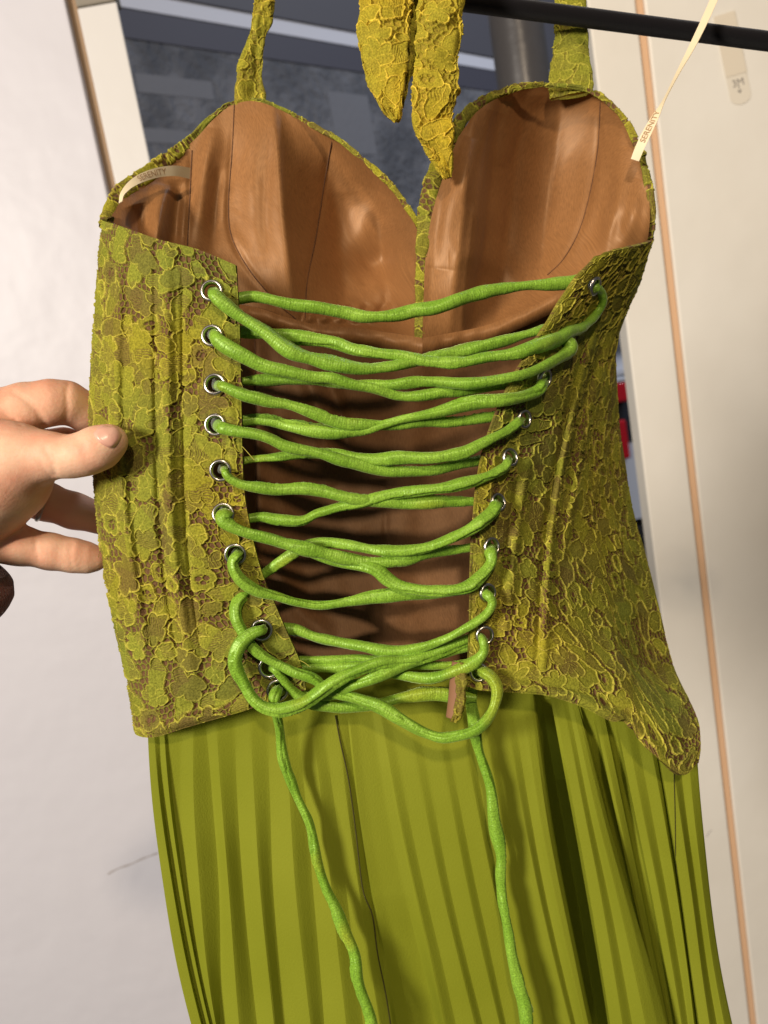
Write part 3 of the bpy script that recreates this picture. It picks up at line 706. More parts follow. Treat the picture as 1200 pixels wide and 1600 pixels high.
lace_band('halter_strap', [(391, 172, .462, 21), (390, 140, .462, 20), (395, 100, .460, 17), (401, 60, .458, 15), (410, 20, .456, 15), (416, -30, .455, 16), (424, -120, .455, 17)], (0.02, 0.12), 0.35, 1.1, 0.0018, 21, lamp_tint=1.07, dense=.9, label='narrow rolled olive lace strap')
lace_band('halter_strap', [(894, 150, .466, 33), (893, 110, .466, 30), (893, 70, .466, 26), (891, 30, .468, 23), (888, -40, .468, 22), (880, -130, .466, 22)], (0.16, 0.02), 0.22, 1.1, 0.0012, 22, dense=.8, label='flat olive lace strap passing behind the black bar')
lace_band('tie_end', [(604, -110, .428, 36), (602, -40, .428, 40), (600, 20, .428, 40), (598, 70, .428, 38), (601, 115, .428, 31), (608, 150, .429, 21), (616, 176, .430, 11), (620, 190, .430, 3)], (0.09, 0.05), 0.20, 1.8, 0.0015, 23, lamp_tint=1.12, dense=1.0, label='short pointed tie end of olive lace')
lace_band('tie_end', [(636, -110, .437, 18), (636, -30, .437, 18), (636, 40, .437, 17), (634, 90, .437, 15), (630, 130, .437, 11), (624, 165, .436, 6)], (0.19, 0.15), 0.25, 1.2, 0.0015, 24, dense=.9, lamp_tint=1.03, label='inner fold of the short lace tie end')
lace_band('tie_end', [(690, -110, .422, 38), (689, -30, .422, 38), (687, 40, .422, 37), (682, 100, .422, 35), (677, 150, .423, 33), (678, 190, .424, 30), (686, 225, .426, 22), (695, 255, .428, 13), (701, 278, .429, 4)], (0.05, 0.17), 0.22, 2.0, 0.0022, 25, lamp_tint=1.12, dense=1.0, label='long pointed tie end of olive lace')

# --- lacing
def edge_at(key, py):
    S, W, Nn = PANELS[key]
    col = S[:, -1] if key == 'L' else S[:, 0]
    o = np.argsort(col[:, 1]); return np.interp(py, col[o, 1], col[o, 0]), np.interp(py, col[o, 1], col[o, 2])
def base_depth(px, py):
    lx, ld = edge_at('L', py); rx, rd = edge_at('R', py)
    if px <= lx: return on_panel('L', px, py)[0]
    if px >= rx: return on_panel('R', px, py)[0]
    t = (px - lx) / (rx - lx); return ld * (1 - t) + rd * t
NS = [0]
def strand(pts, o0, o1, r=10.4, bias=0.0, through0=None, through1=None, own=None, name='lacing_cord', mids=None):
    """o0, o1: offset from the panel at each end, mm towards (-) or away from (+) the viewer"""
    k = NS[0]; NS[0] += 1
    if through0 is not None: pts = [(pts[0][0] + (5 if pts[0][0] < 600 else -4), pts[0][1] + (1 if pts[0][0] < 600 else 4))] + list(pts[1:])
    p = spline(pts, 200); L = np.concatenate([[0], np.cumsum(np.hypot(*np.diff(p, axis=0).T))]); t = L / L[-1]
    s = t * t * (3 - 2 * t)
    off = (o0 * (1 - s) + o1 * s + bias * np.sin(np.pi * t)) * 0.001
    if mids is not None: off = np.interp(t, mids[0], np.array(mids[1]) * 0.001)
    d = np.array([base_depth(x, y) for x, y in p])
    ker = np.hanning(25); ker /= ker.sum(); d = np.convolve(np.pad(d, 12, 'edge'), ker, 'valid')
    off = np.convolve(np.pad(off, 12, 'edge'), ker, 'valid')
    d = d + off
    if own is not None: d = np.interp(t, own[0], own[1])
    q = np.stack([p[:, 0], p[:, 1], d], -1)
    if through0 is not None: q = np.vstack([[(q[0, 0] - 3, q[0, 1] - 3, d[0] + .016), (q[0, 0] - 1, q[0, 1] - 1, d[0] + .010)], q[2:]])
    if through1 is not None: q = np.vstack([q[:-2], [(q[-1, 0] + 1, q[-1, 1] - 1, d[-1] + .010), (q[-1, 0] + 2, q[-1, 1] - 2, d[-1] + .016)]])
    W = P(q[:, 0], q[:, 1], q[:, 2])
    L = np.concatenate([[0], np.cumsum(np.linalg.norm(np.diff(W, axis=0), axis=1))]); n = max(20, int(L[-1] / 0.0007))
    W = np.stack([np.interp(np.linspace(0, L[-1], n), L, W[:, i]) for i in range(3)], -1)
    ker = np.hanning(9); ker /= ker.sum()
    W = np.stack([np.convolve(np.pad(W[:, i], 4, 'edge'), ker, 'valid') for i in range(3)], -1)
    # slight unevenness of a hand-sewn tube
    wv = np.stack([vnoise((n, 1), (max(2, int(L[-1] / 0.012)), 1), 100 + k * 7 + i)[:, 0] for i in range(3)], -1) * 0.0010
    W = W + wv * np.clip(np.minimum(np.arange(n), np.arange(n)[::-1]) / 14.0, 0, 1)[:, None]
    rad = r * 0.87 / F * 0.385
    return tube(name, W - DL, rad, M_CORD, dress, seg=24, wob=0.22, seed=50 + k, seam=0.24)
FR, BK = -4.5, 7.0
strand([(345, 468), (372, 464), (400, 463), (440, 472), (500, 482), (560, 493), (600, 494), (640, 486), (700, 472), (760, 458), (820, 447), (880, 441), (912, 438), (935, 440)], 8, 9, 11)
strand([(928, 447), (940, 456), (944, 470), (932, 490), (910, 507), (880, 524), (840, 541), (800, 551), (760, 558), (720, 565), (690, 567), (650, 561), (600, 553), (556, 545), (527, 534), (490, 530), (450, 524), (415, 517), (377, 517), (350, 518)], -3, BK, 10.4, through0=1)
strand([(331, 455), (345, 470), (372, 493), (400, 512), (430, 532), (460, 549), (490, 561), (520, 570), (560, 576), (600, 575), (650, 567), (700, 551), (740, 541), (790, 532), (848, 518), (880, 510)], FR, BK, 11, through0=1)
strand([(332, 525), (345, 535), (380, 554), (415, 569), (449, 578), (492, 588), (527, 595), (567, 605), (600, 613), (634, 618), (708, 610), (785, 603), (830, 600)], FR, BK, 10.6, through0=1)
strand([(886, 526), (892, 540), (872, 558), (840, 575), (800, 587), (760, 594), (720, 598), (680, 597), (640, 597), (585, 599), (520, 598), (460, 592), (415, 590), (377, 593), (350, 595)], -5, BK, 9.8, through0=1)
strand([(336, 601), (350, 606), (380, 618), (415, 627), (449, 634), (492, 647), (527, 657), (567, 665), (612, 666), (652, 661), (715, 656), (771, 651), (800, 648)], FR, BK, 9.6, through0=1)
strand([(850, 591), (842, 605), (820, 616), (785, 624), (736, 630), (680, 643), (627, 654), (600, 662), (567, 672), (527, 676), (492, 673), (449, 664), (415, 654), (377, 655), (350, 657)], FR, BK, 9.8, through0=1)
strand([(337, 664), (350, 668), (380, 677), (415, 685), (449, 696), (503, 709), (540, 723), (580, 731), (617, 737), (660, 735), (704, 727), (754, 718), (785, 712)], FR, BK, 10, through0=1)
strand([(818, 655), (810, 662), (785, 676), (750, 693), (704, 709), (645, 717), (590, 718), (535, 712), (490, 708), (449, 711), (407, 717), (378, 724), (352, 728)], FR, BK, 9.8, through0=1)
strand([(345, 735), (352, 743), (362, 752), (385, 760), (428, 764), (487, 766), (529, 774), (580, 783), (617, 785), (650, 785), (700, 783), (746, 784), (775, 784)], FR, BK, 9.8, through0=1)
strand([(796, 715), (788, 731), (754, 749), (704, 762), (650, 768), (617, 771), (590, 776), (556, 787), (524, 792), (497, 800), (471, 812), (433, 810), (412, 807), (388, 811), (362, 813)], FR, BK, 9.6, through0=1)
strand([(349, 803), (348, 812), (362, 823), (393, 836), (433, 846), (471, 856), (513, 867), (545, 874), (590, 878), (625, 876), (654, 870), (700, 861), (738, 853), (765, 846)], FR, BK, 10, through0=1)
strand([(777, 787), (772, 800), (742, 824), (690, 850), (642, 860), (592, 858), (529, 849), (485, 850), (458, 862), (430, 880), (410, 897), (395, 912)], FR, BK, 9.8, through0=1)
strand([(368, 866), (362, 878), (366, 895), (382, 910), (421, 926), (467, 942), (508, 948), (550, 942), (592, 932), (629, 927), (680, 926), (729, 921), (760, 915)], FR, BK, 9.8, through0=1)
strand([(767, 856), (766, 880), (752, 902), (729, 917), (675, 920), (630, 915), (605, 904), (588, 891), (562, 882), (520, 871), (475, 858), (433, 848), (400, 842), (370, 838)], FR, 9, 9.6, through0=1)
strand([(761, 926), (766, 945), (750, 967), (717, 987), (675, 1005), (633, 1017), (592, 1015), (550, 1008), (500, 994), (472, 983), (448, 981), (420, 984)], -5, BK, 9.8, through0=1)
strand([(409, 984), (396, 991), (376, 1008), (368, 1035), (380, 1068), (402, 1098), (435, 1110), (467, 1103), (500, 1079), (533, 1058), (567, 1044), (600, 1035), (640, 1030), (675, 1021), (712, 1008), (750, 996)], -6, 6, 10.2, through0=1, mids=([0, .3, .55, .75, 1], [-6, -11, -12, -3, 8]))
strand([(398, 906), (388, 925), (371, 943), (370, 965), (382, 985), (402, 1011), (425, 1032), (454, 1046), (492, 1061), (515, 1082), (558, 1092), (592, 1104), (625, 1123), (662, 1144), (696, 1151), (737, 1142), (767, 1117), (775, 1083), (763, 1060), (748, 1050)], 6, -4, 10, through1=1, mids=([0, .05, .1, .22, .35, .45, .6, .8, .95, 1], [8, 2, -4, -4, -6, -5, -8, -12, -6, -3]))
strand([(757, 994), (756, 1015), (742, 1031), (717, 1046), (675, 1058), (633, 1053), (600, 1045), (560, 1040), (520, 1040), (480, 1042), (448, 1044)], -5, 9, 9.4, through0=1)
strand([(740, 1005), (700, 1017), (667, 1026), (629, 1041), (583, 1059), (545, 1073), (515, 1087), (485, 1090), (455, 1076), (430, 1060)], 6, 4, 9.6, mids=([0, .2, .5, .75, .9, 1], [8, 3, -8, -3, 6, 9]))
strand([(421, 1042), (437, 1058), (454, 1079), (483, 1098), (521, 1108), (558, 1107), (600, 1096), (633, 1087), (675, 1083), (712, 1087), (745, 1090)], -3, 8, 9.6, through0=1)
strand([(445, 1036), (471, 1033), (508, 1030), (558, 1030), (610, 1036), (654, 1038), (708, 1038), (745, 1036)], 8, 8, 8.8)
strand([(434, 1078), (431, 1094), (433, 1125), (442, 1175), (460, 1233), (481, 1283), (494, 1333), (510, 1392), (533, 1437), (552, 1483), (562, 1542), (581, 1598), (596, 1680)], 0, 0, 9.2, through0=1,
       own=([0, .02, .06, .12, .3, 1], [.379, .374, .377, .384, .388, .386]), name='cord_tail')
strand([(742, 1045), (738, 1080), (736, 1112), (742, 1151), (758, 1201), (771, 1266), (781, 1325), (783, 1380), (792, 1449), (801, 1509), (817, 1568), (824, 1620), (832, 1690)], 0, 0, 9.6,
       own=([0, .10, .3, 1], [.389, .389, .390, .388]), name='cord_tail')

# --- bone end poking below the right panel
bt = spline([(716, 1035, .3775), (711, 1070, .376), (704, 1122, .3745)], 30)
tube('bone_end', P(bt[:, 0], bt[:, 1], bt[:, 2]) - DL, np.linspace(13, 10.5, 30) / F * .377, mat('brown_tape', (0.24, 0.12, 0.062), 0.7), dress, seg=14, wob=0.10, seed=3, flat=0.45)
bt = [(724, 1035, .3745, 8), (719, 1080, .373, 8), (714, 1110, .3725, 6), (709, 1128, .372, 4)]
lace_band('frayed_edge', bt, (0.01, 0.2), 0.4, 1.4, 0.0012, 61, cell=0.004)

# --- skirt
K = [  # x at y = 1130, 1350, 1600; offset (mm, + is away)
 (252, 268, 318, 20), (236, 254, 306, 8), (231, 248, 300, 3), (240, 262, 316, 0), (247, 266, 319, 5), (253, 277, 328, 0), (259, 282, 331, 5.5), (283, 288, 333, 5), (302, 308, 339, -2.5), (322, 340, 347, 5.5), (339, 354, 375, -2.5), (368, 377, 402, 5.5), (392, 404, 427, -2.5), (419, 425, 441, 4.5), (447, 459, 484, -2.5),
 (466, 486, 505, 4), (490, 514, 540, -2), (506, 536, 566, 3.5), (530, 556, 592, 1), (539, 566, 602, 4), (560, 590, 640, 15), (585, 622, 682, 16), (598, 640, 694, -1.5), (612, 656, 712, 3.5), (640, 684, 742, -1.5), (654, 696, 754, 3.5), (682, 724, 782, -1.5), (694, 736, 792, 3.5), (722, 764, 820, -1.5), (734, 774, 830, 4), (760, 800, 856, -1.5), (770, 810, 866, 4), (794, 834, 890, -2), (804, 844, 898, 4), (820, 858, 912, -2.5), (832, 868, 921, -2),
 (837, 873, 926, 2), (840, 875, 928, 12), (843, 873, 922, 55), (852, 890, 934, 95), (870, 915, 955, 80), (869, 911, 953, 30), (867, 908, 949, 6), (871, 913, 954, -1), (884, 930, 974, -5), (892, 940, 988, -1.5), (899, 952, 1008, -6), (905, 964, 1026, -4), (909, 971, 1041, 0), (908, 968, 1036, 8), (918, 968, 1026, 16), (938, 984, 1036, 9), (955, 1000, 1048, 14), (978, 1022, 1064, 8), (992, 1034, 1074, 12), (1010, 1050, 1084, 7), (1020, 1054, 1090, 13), (1022, 1056, 1093, 2), (1042, 1074, 1110, -1.5), (1056, 1083, 1121, 4), (1072, 1094, 1132, -1), (1086, 1105, 1145, 3), (1082, 1100, 1140, 26)]
K = np.array(K, float); sub = 7
kk = np.linspace(0, len(K) - 1, (len(K) - 1) * sub + 1)
Kx = np.stack([np.interp(kk, np.arange(len(K)), K[:, i]) for i in range(4)], -1)
ker = np.array([0.5, 2, 0.5]) / 3; Kx = np.stack([np.convolve(np.pad(Kx[:, i], 1, 'edge'), ker, 'valid') for i in range(4)], -1)
rows = 110; ty = np.linspace(0, 1, rows)
top_y = 1036 + np.clip(Kx[:, 0] - 870, 0, None) * 0.48
Yg = top_y[None] + (1720 - top_y[None]) * ty[:, None]
def lag(y, a, b, c):
    x0, x1, x2 = 1130., 1350., 1600.
    return a * (y - x1) * (y - x2) / ((x0 - x1) * (x0 - x2)) + b * (y - x0) * (y - x2) / ((x1 - x0) * (x1 - x2)) + c * (y - x0) * (y - x1) / ((x2 - x0) * (x2 - x1))
Xg = lag(Yg, Kx[None, :, 0], Kx[None, :, 1], Kx[None, :, 2])
big = np.abs(Kx[:, 3]) > 12
amp = np.where(big[None], np.clip((Yg - 1085) / 130, 0.08, 1.0), 0.78 * np.clip((Yg - 1080) / 260, 0.10, 1.0))
# the soft shaded hollow right of the left tail opens only lower down
mid = (Kx[:, 0] > 598) & (Kx[:, 0] < 815); amp = np.where(mid[None], amp * 0.62, amp)
hol = (Kx[:, 0] > 545) & (Kx[:, 0] < 598)
amp = np.where(hol[None], np.clip((Yg - 1380) / 200, 0.1, 1), amp)
Dg = 0.398 + 0.00001 * (Xg - 600) + 0.006 * np.clip((1200 - Yg) / 150, 0, 1) + Kx[None, :, 3] * 0.001 * amp
Dg += vnoise(Dg.shape, (5, 14), 71) * 0.0016
Xg = Xg + vnoise(Dg.shape, (6, 30), 72) * 2.0
Wg = P(Xg, Yg, Dg)
dpart('skirt', Wg, grid_faces(rows, Wg.shape[1]), M_CHIFFON, sharp=18)
def surf_line(poly, S, lift, r, m, name):
    sp = spline(poly, 60); out = []
    for x, y in sp:
        k = np.argmin((S[..., 0] - x) ** 2 + (S[..., 1] - y) ** 2); out.append((x, y, S.reshape(-1, 3)[k, 2] - lift))
    out = np.array(out); ker = np.ones(5) / 5; out[:, 2] = np.convolve(np.pad(out[:, 2], 2, 'edge'), ker, 'valid')
    return tube(name, P(out[:, 0], out[:, 1], out[:, 2]) - DL, r, m, dress, seg=6)
Sg = np.stack([Xg, Yg, Dg], -1)
M_SEAM = mat('dark_olive_seam', (0.05, 0.045, 0.008), 0.9)
surf_line([(524, 1118), (532, 1160), (545, 1220), (556, 1300), (567, 1390), (582, 1430), (590, 1490), (604, 1560), (622, 1680)], Sg, 0.0005, 0.0004, M_SEAM, 'seam')
surf_line([(1053, 1205), (1055, 1280), (1056, 1340), (1062, 1400)], Sg, 0.0003, 0.00022, M_SEAM, 'seam')
for poly in SEAMS_L: surf_line(poly, CUPS[0], 0.0001, 0.00032, M_THREAD, 'seam')
for poly in SEAMS_R[:1]: surf_line(poly, CUPS[1], 0.0001, 0.00032, M_THREAD, 'seam')
surf_line([(430, 494), (470, 507), (500, 511), (560, 516), (610, 523), (655, 530)], CUPS[0], 0.003, 0.0004, M_THREAD, 'seam')
surf_line([(665, 528), (700, 523), (760, 510), (820, 487)], CUPS[1], 0.003, 0.0004, M_THREAD, 'seam')
for poly in SEAMS_B[:1]: surf_line(poly, body, 0.0002, 0.0005, M_THREAD, 'seam')

# --- hanging ribbons sewn into the side seams
def ribbon(name, path, text=None, tpos=0.5, tsize=0.0045, label=None, flip=False):
    """path rows: px, py, d, half width px, twist (radians)"""
    p = spline(path, 120); W = P(p[:, 0], p[:, 1], p[:, 2]); hw = p[:, 3] / F * p[:, 2]
    T = np.gradient(W, axis=0); T /= np.linalg.norm(T, axis=1, keepdims=True)
    V_ = CAM - W; V_ -= np.sum(V_ * T, 1, keepdims=True) * T; V_ /= np.linalg.norm(V_, axis=1, keepdims=True)
    B = np.cross(T, V_); B2 = np.cos(p[:, 4:5]) * B + np.sin(p[:, 4:5]) * V_; N2 = np.cross(B2, T)
    s = np.linspace(-1, 1, 5)
    V = W[:, None] + s[None, :, None] * (hw[:, None] * B2)[:, None]
    V2 = V - N2[:, None] * 0.0003
    n = 120; f = grid_faces(n, 5); f = np.vstack([f, f[:, ::-1] + n * 5])
    ring = np.concatenate([np.arange(n) * 5, ]); 
    o = dpart(name, np.concatenate([V.reshape(-1, 3), V2.reshape(-1, 3)]), f, M_RIBBON)
    if label: o['label'] = label
    if text:
        v, tf = text_mesh(text, tsize); L = np.concatenate([[0], np.cumsum(np.linalg.norm(np.diff(W, axis=0), axis=1))])
        sgn = -1 if flip else 1; out = []
        for a, b, _ in v:
            s_ = np.clip(tpos * L[-1] + sgn * a, 0, L[-1])
            c = np.array([np.interp(s_, L, W[:, i]) for i in range(3)]); bb = np.array([np.interp(s_, L, B2[:, i]) for i in range(3)]); nn = np.array([np.interp(s_, L, N2[:, i]) for i in range(3)])
            q = c - bb * b
            vd = CAM - c; nn = nn * np.sign(nn.dot(vd))
            out.append(q + nn * 0.0004)
        mesh_obj('lettering', np.array(out) - DL, tf, M_PRINT, o, smooth=False)
    return o
ribbon('hanging_ribbon', [(188, 316, .405, 4, 1.0), (192, 302, .408, 5, .9), (206, 287, .414, 6, .6), (226, 276, .420, 6.5, .25), (250, 269, .426, 7, 0), (275, 267, .432, 7.5, 0), (297, 271, .440, 8, 0)], 'SERENITY', 0.55, 0.0044, 'short cream ribbon loop at the left side seam', flip=False)
ribbon('hanging_ribbon', [(992, 250, .440, 6.5, 0), (1000, 230, .439, 7, .1), (1012, 205, .438, 7, .2), (1024, 182, .437, 6, .5), (1038, 155, .436, 4, 1.1), (1060, 112, .434, 5, 1.0), (1080, 75, .433, 6, .7), (1100, 34, .433, 6, .4), (1116, -2, .434, 6, .3), (1140, -60, .436, 6, .2)], 'SERENITY', 0.16, 0.0044, 'long cream ribbon rising over the black bar')

# --- loose threads standing off the raw lace edges
tv, tf = [], []; rr = np.random.default_rng(21)
for key, col in (('L', 30), ('L', -1), ('R', 0)):
    Sx, Wx, Nx = PANELS[key]
    for k in range(12):
        i = int(rr.integers(10, len(Sx) - 10)); a = Wx[i, col] + Nx[i, col] * .0006
        out = (Wx[i, col] - Wx[i, col - (12 if col != 0 else -12)]); out /= np.linalg.norm(out) + 1e-9
        d0 = out * rr.uniform(.4, 1) + Nx[i, col] * rr.uniform(.2, .8) + rr.normal(0, .5, 3); d0 /= np.linalg.norm(d0); d1 = rr.normal(0, .5, 3) + np.array([0, 0, -.5])
        L_ = rr.uniform(.0014, .0040); side = np.cross(d0, CAM - a); side /= np.linalg.norm(side) + 1e-9; n0 = len(tv)
        for q in range(6):
            t = q / 5; p = a + d0 * L_ * t + d1 * L_ * 1.3 * t * t
            tv += [p - side * .00013, p + side * .00013]
        tf += [(n0 + 2 * q, n0 + 2 * q + 1, n0 + 2 * q + 3, n0 + 2 * q + 2) for q in range(5)]
tag(mesh_obj('loose_threads', np.array(tv) - DL, tf, mat('lace_thread', (0.45, 0.40, 0.07), 0.8), dress), kind='stuff')

# ------------------------------------------------------------------ hanger
M_VELVET = mat('black_velvet', (0.006, 0.005, 0.006), 0.9, 0.1)
bsdf(M_VELVET).inputs['Sheen Weight'].default_value = 0.15; noise_bump(M_VELVET, 1500, 0.5, 0.0006)
hp0, hp1 = P(500, -26, .455), P(1720, 132, .449)
hanger = empty('velvet_hanger', (hp0 + hp1) / 2)
tag(hanger, 'black velvet clothes hanger bar with the lace ties hung over it', 'hanger')
HL = np.array(hanger.location)
ax_ = (hp1 - hp0); hl = np.linalg.norm(ax_); ax_ /= hl
upv = np.array([0, 0, 1.0]) - ax_[2] * ax_; upv /= np.linalg.norm(upv)
def bar(name, a, b, r, m, flat=0.55, n=60):
    W = np.array([a + (b - a) * t for t in np.linspace(0, 1, n)]) - HL
    return tube(name, W, r, m, hanger, seg=18, flat=flat, wob=0.008, seed=4)
bar('bar', hp0, hp1, 0.0080, M_VELVET)
for e, sg in ((hp1, 1), (hp0, -1)):
    pts_ = np.array([e, e + ax_ * sg * .010 + upv * .004, e + ax_ * sg * .013 + upv * .012, e + ax_ * sg * .008 + upv * .021, e - ax_ * sg * .01 + upv * .03, e - ax_ * sg * .035 + upv * .041])
    t = np.linspace(0, 1, 40); b_ = np.stack([np.interp(t, np.linspace(0, 1, 6), pts_[:, i]) for i in range(3)], -1)
    ker = np.hanning(9); ker /= ker.sum(); b_ = np.stack([np.convolve(np.pad(b_[:, i], 4, 'edge'), ker, 'valid') for i in range(3)], -1)
    tube('shoulder', b_ - HL, 0.0079, M_VELVET, hanger, seg=16, flat=0.6)

# ------------------------------------------------------------------ hand
import openvdb
def capsules(chain):
    """rows: px, py, d, radius px -> list of world spheres"""
    c = np.array(chain, float); W = P(c[:, 0], c[:, 1], c[:, 2]); r = c[:, 3] / F * c[:, 2]
    return W, r
HAND = {
 'palm': ([(-120, 790, .392, 80), (-40, 760, .386, 84), (-5, 742, .384, 82)], 0.004),
 'thenar': ([(-20, 735, .380, 78), (30, 716, .374, 50), (62, 712, .372, 36)], 0.012),
 'thumb': ([(40, 716, .371, 44), (85, 712, .368, 33.5), (112, 714, .366, 30.5), (136, 708, .365, 32), (158, 698, .3645, 32), (174, 689, .364, 25)], 0.006),
 'index': ([(-70, 690, .400, 50), (-10, 652, .402, 42), (40, 637, .404, 37), (80, 629, .406, 34), (104, 628, .409, 32)], 0.006),
 'index_tip': ([(106, 629, .410, 31), (130, 642, .416, 29), (165, 662, .424, 25)], 0.003),
 'middle': ([(-40, 745, .402, 40), (20, 768, .412, 32), (70, 783, .420, 29), (115, 798, .425, 27), (165, 812, .428, 25)], 0.002),
 'middle_back': ([(50, 694, .414, 24), (100, 690, .424, 20), (150, 694, .430, 18)], 0.003),
 'ring': ([(-100, 832, .394, 40), (-30, 846, .396, 33), (30, 852, .400, 30), (80, 862, .404, 27), (115, 868, .407, 25), (140, 872, .410, 21.5), (152, 873, .411, 16)], 0.0012),
 'wrist': ([(-40, 770, .388, 84), (-130, 850, .390, 78), (-230, 950, .392, 80), (-330, 1050, .394, 86)], 0.004),
}
VX = 0.0009
allp = []
for ch, k in HAND.values():
    W, r = capsules(ch); allp += [W - r[:, None], W + r[:, None]]
allp = np.vstack(allp); lo = allp.min(0) - 0.006; hi = allp.max(0) + 0.006
lo = np.maximum(lo, P(-330, 1050, .39) - 0.03 - np.array([0.02, 0, 0]))
dims = np.ceil((hi - lo) / VX).astype(int)
gx, gy, gz = [lo[i] + np.arange(dims[i]) * VX for i in range(3)]
X = np.stack(np.meshgrid(gx, gy, gz, indexing='ij'), -1).astype(np.float32)
def chain_sdf(Xp, W, r):
    best = None
    for (a, ra), (b, rb) in zip(zip(W[:-1], r[:-1]), zip(W[1:], r[1:])):
        ab = (b - a).astype(np.float32); t = np.clip(((Xp - a.astype(np.float32)) @ ab) / float(ab.dot(ab)), 0, 1)
        d = np.linalg.norm(Xp - a.astype(np.float32) - t[..., None] * ab, axis=-1) - (ra + (rb - ra) * t)
        if best is None: best = d
        else:
            k = 0.004; h = np.clip(k - np.abs(best - d), 0, None) / k; best = np.minimum(best, d) - h * h * k * 0.25
    return best
def hand_sdf(Xp):
    tot = None
    for ch, k in HAND.values():
        W, r = capsules(ch); d = chain_sdf(Xp, W, r)
        if tot is None: tot = d
        else:
            h = np.clip(k - np.abs(tot - d), 0, None) / k; tot = np.minimum(tot, d) - h * h * k * 0.25
    return tot
def hand_depth(px, py, d0=.33, d1=.43):
    ds = np.linspace(d0, d1, 1200); v = hand_sdf(P(np.full(1200, px), np.full(1200, py), ds).astype(np.float32))
    k = np.argmax(v < 0); return ds[k] if (v < 0).any() else None
sdf = hand_sdf(X)
CREASES = [([(107, 598), (104, 615), (105, 640), (101, 658)], .0010), ([(20, 612), (42, 626), (60, 645), (69, 664)], .0013), ([(0, 640), (20, 652), (32, 664)], .0008),
           ([(129, 690), (133, 700), (134, 712)], .0007), ([(124, 688), (127, 697), (128, 706)], .0006), ([(118, 686), (121, 694)], .0006), ([(70, 700), (82, 722), (86, 742)], .0010), ([(60, 720), (70, 735), (80, 744)], .0007),
           ([(112, 850), (110, 868), (113, 890)], .0007), ([(58, 832), (56, 850), (59, 880)], .0007)]
for poly, r in CREASES:
    sp = spline(poly, 14); q = [(x, y, hand_depth(x, y)) for x, y in sp]; q = [a for a in q if a[2] is not None]
    if len(q) < 3: continue
    q = np.array(q); W = P(q[:, 0], q[:, 1], q[:, 2])
    m = np.all((X > (W.min(0) - .006).astype(np.float32)) & (X < (W.max(0) + .006).astype(np.float32)), axis=-1)
    xs = X[m]; d = np.min(np.linalg.norm(xs[:, None] - W[None].astype(np.float32), axis=-1), 1)
    sdf[m] += r * 0.75 * np.exp(-(d / (r * 1.3)) ** 2)
g = openvdb.FloatGrid(); g.background = 0.01; g.copyFromArray(np.ascontiguousarray(np.clip(sdf, -0.01, 0.01)))
pts, quads = g.convertToQuads(0.0)
pts = np.asarray(pts) * VX + lo
person = empty('person', P(-150, 900, .39))
tag(person, 'left hand pinching the lace panel edge, dark maroon sleeve, small ring', 'person')
PL = np.array(person.location)
M_SKIN = mat('skin', (0.62, 0.335, 0.225), 0.56, 0.3)
noise_color(M_SKIN, (0.80, 0.50, 0.335), (0.72, 0.35, 0.225), 55, 6, 'Object', 0.36, 0.66)
bsdf(M_SKIN).inputs['Subsurface Weight'].default_value = 0.25
bsdf(M_SKIN).inputs['Subsurface Radius'].default_value = (1.0, 0.35, 0.2); bsdf(M_SKIN).inputs['Subsurface Scale'].default_value = 0.003
b = noise_bump(M_SKIN, 600, 0.30, 0.0006, 4)
hand = mesh_obj('hand', pts - PL, np.asarray(quads).astype(np.int32)[:, ::-1], M_SKIN, person)
md = hand.modifiers.new('smooth', 'SMOOTH'); md.factor = 0.5; md.iterations = 4
# thumb nail
outl = spline([(145, 677), (153, 668), (165, 663), (180, 661.5), (189, 666), (192, 675), (189, 687), (179, 699), (170, 700), (158, 694), (149, 686), (145, 677)], 36)[:-1]
cN = outl.mean(0); rings = 8; V = []
for i in range(rings + 1):
    f_ = i / rings
    for x, y in outl:
        qx, qy = cN + (np.array([x, y]) - cN) * max(f_, 0.02)
        d = hand_depth(qx, qy) or .36
        V.append((qx, qy, d - (0.0016 if f_ < .85 else 0.0012 if f_ < .99 else -0.0003)))
V = np.array(V); nn = len(outl)
M_NAIL = mat('nail', (0.66, 0.36, 0.29), 0.3, 0.5); noise_color(M_NAIL, (0.76, 0.44, 0.33), (0.66, 0.32, 0.24), 90, 2)
# smooth the nail plate
dm = V[:, 2].reshape(rings + 1, nn)
for _ in range(6): dm[:-1] = 0.5 * dm[:-1] + 0.25 * (np.roll(dm, 1, 1)[:-1] + np.roll(dm, -1, 1)[:-1])
W = P(V[:, 0], V[:, 1], dm.ravel())
nail = mesh_obj('thumbnail', W - PL, grid_faces(rings + 1, nn, True), M_NAIL, person)
# ring on the middle finger
c0, c1 = P(52, 777, .4172), P(84, 787, .4217)
t_ = (c1 - c0) / np.linalg.norm(c1 - c0); cr = (c0 + c1) / 2; e1 = np.cross(t_, [0, 0, 1.0]); e1 /= np.linalg.norm(e1); e2 = np.cross(t_, e1)
rg = 32.0 / F * .417
a = np.linspace(0, 2 * np.pi, 41)
tube('finger_ring', np.array([cr + rg * (math.cos(x) * e1 + math.sin(x) * e2) for x in a]) - PL, 0.0011, mat('tarnished_silver', (0.45, 0.40, 0.33), 0.3, .5, Metallic=1.0), person, seg=10, wob=0.2, seed=2)
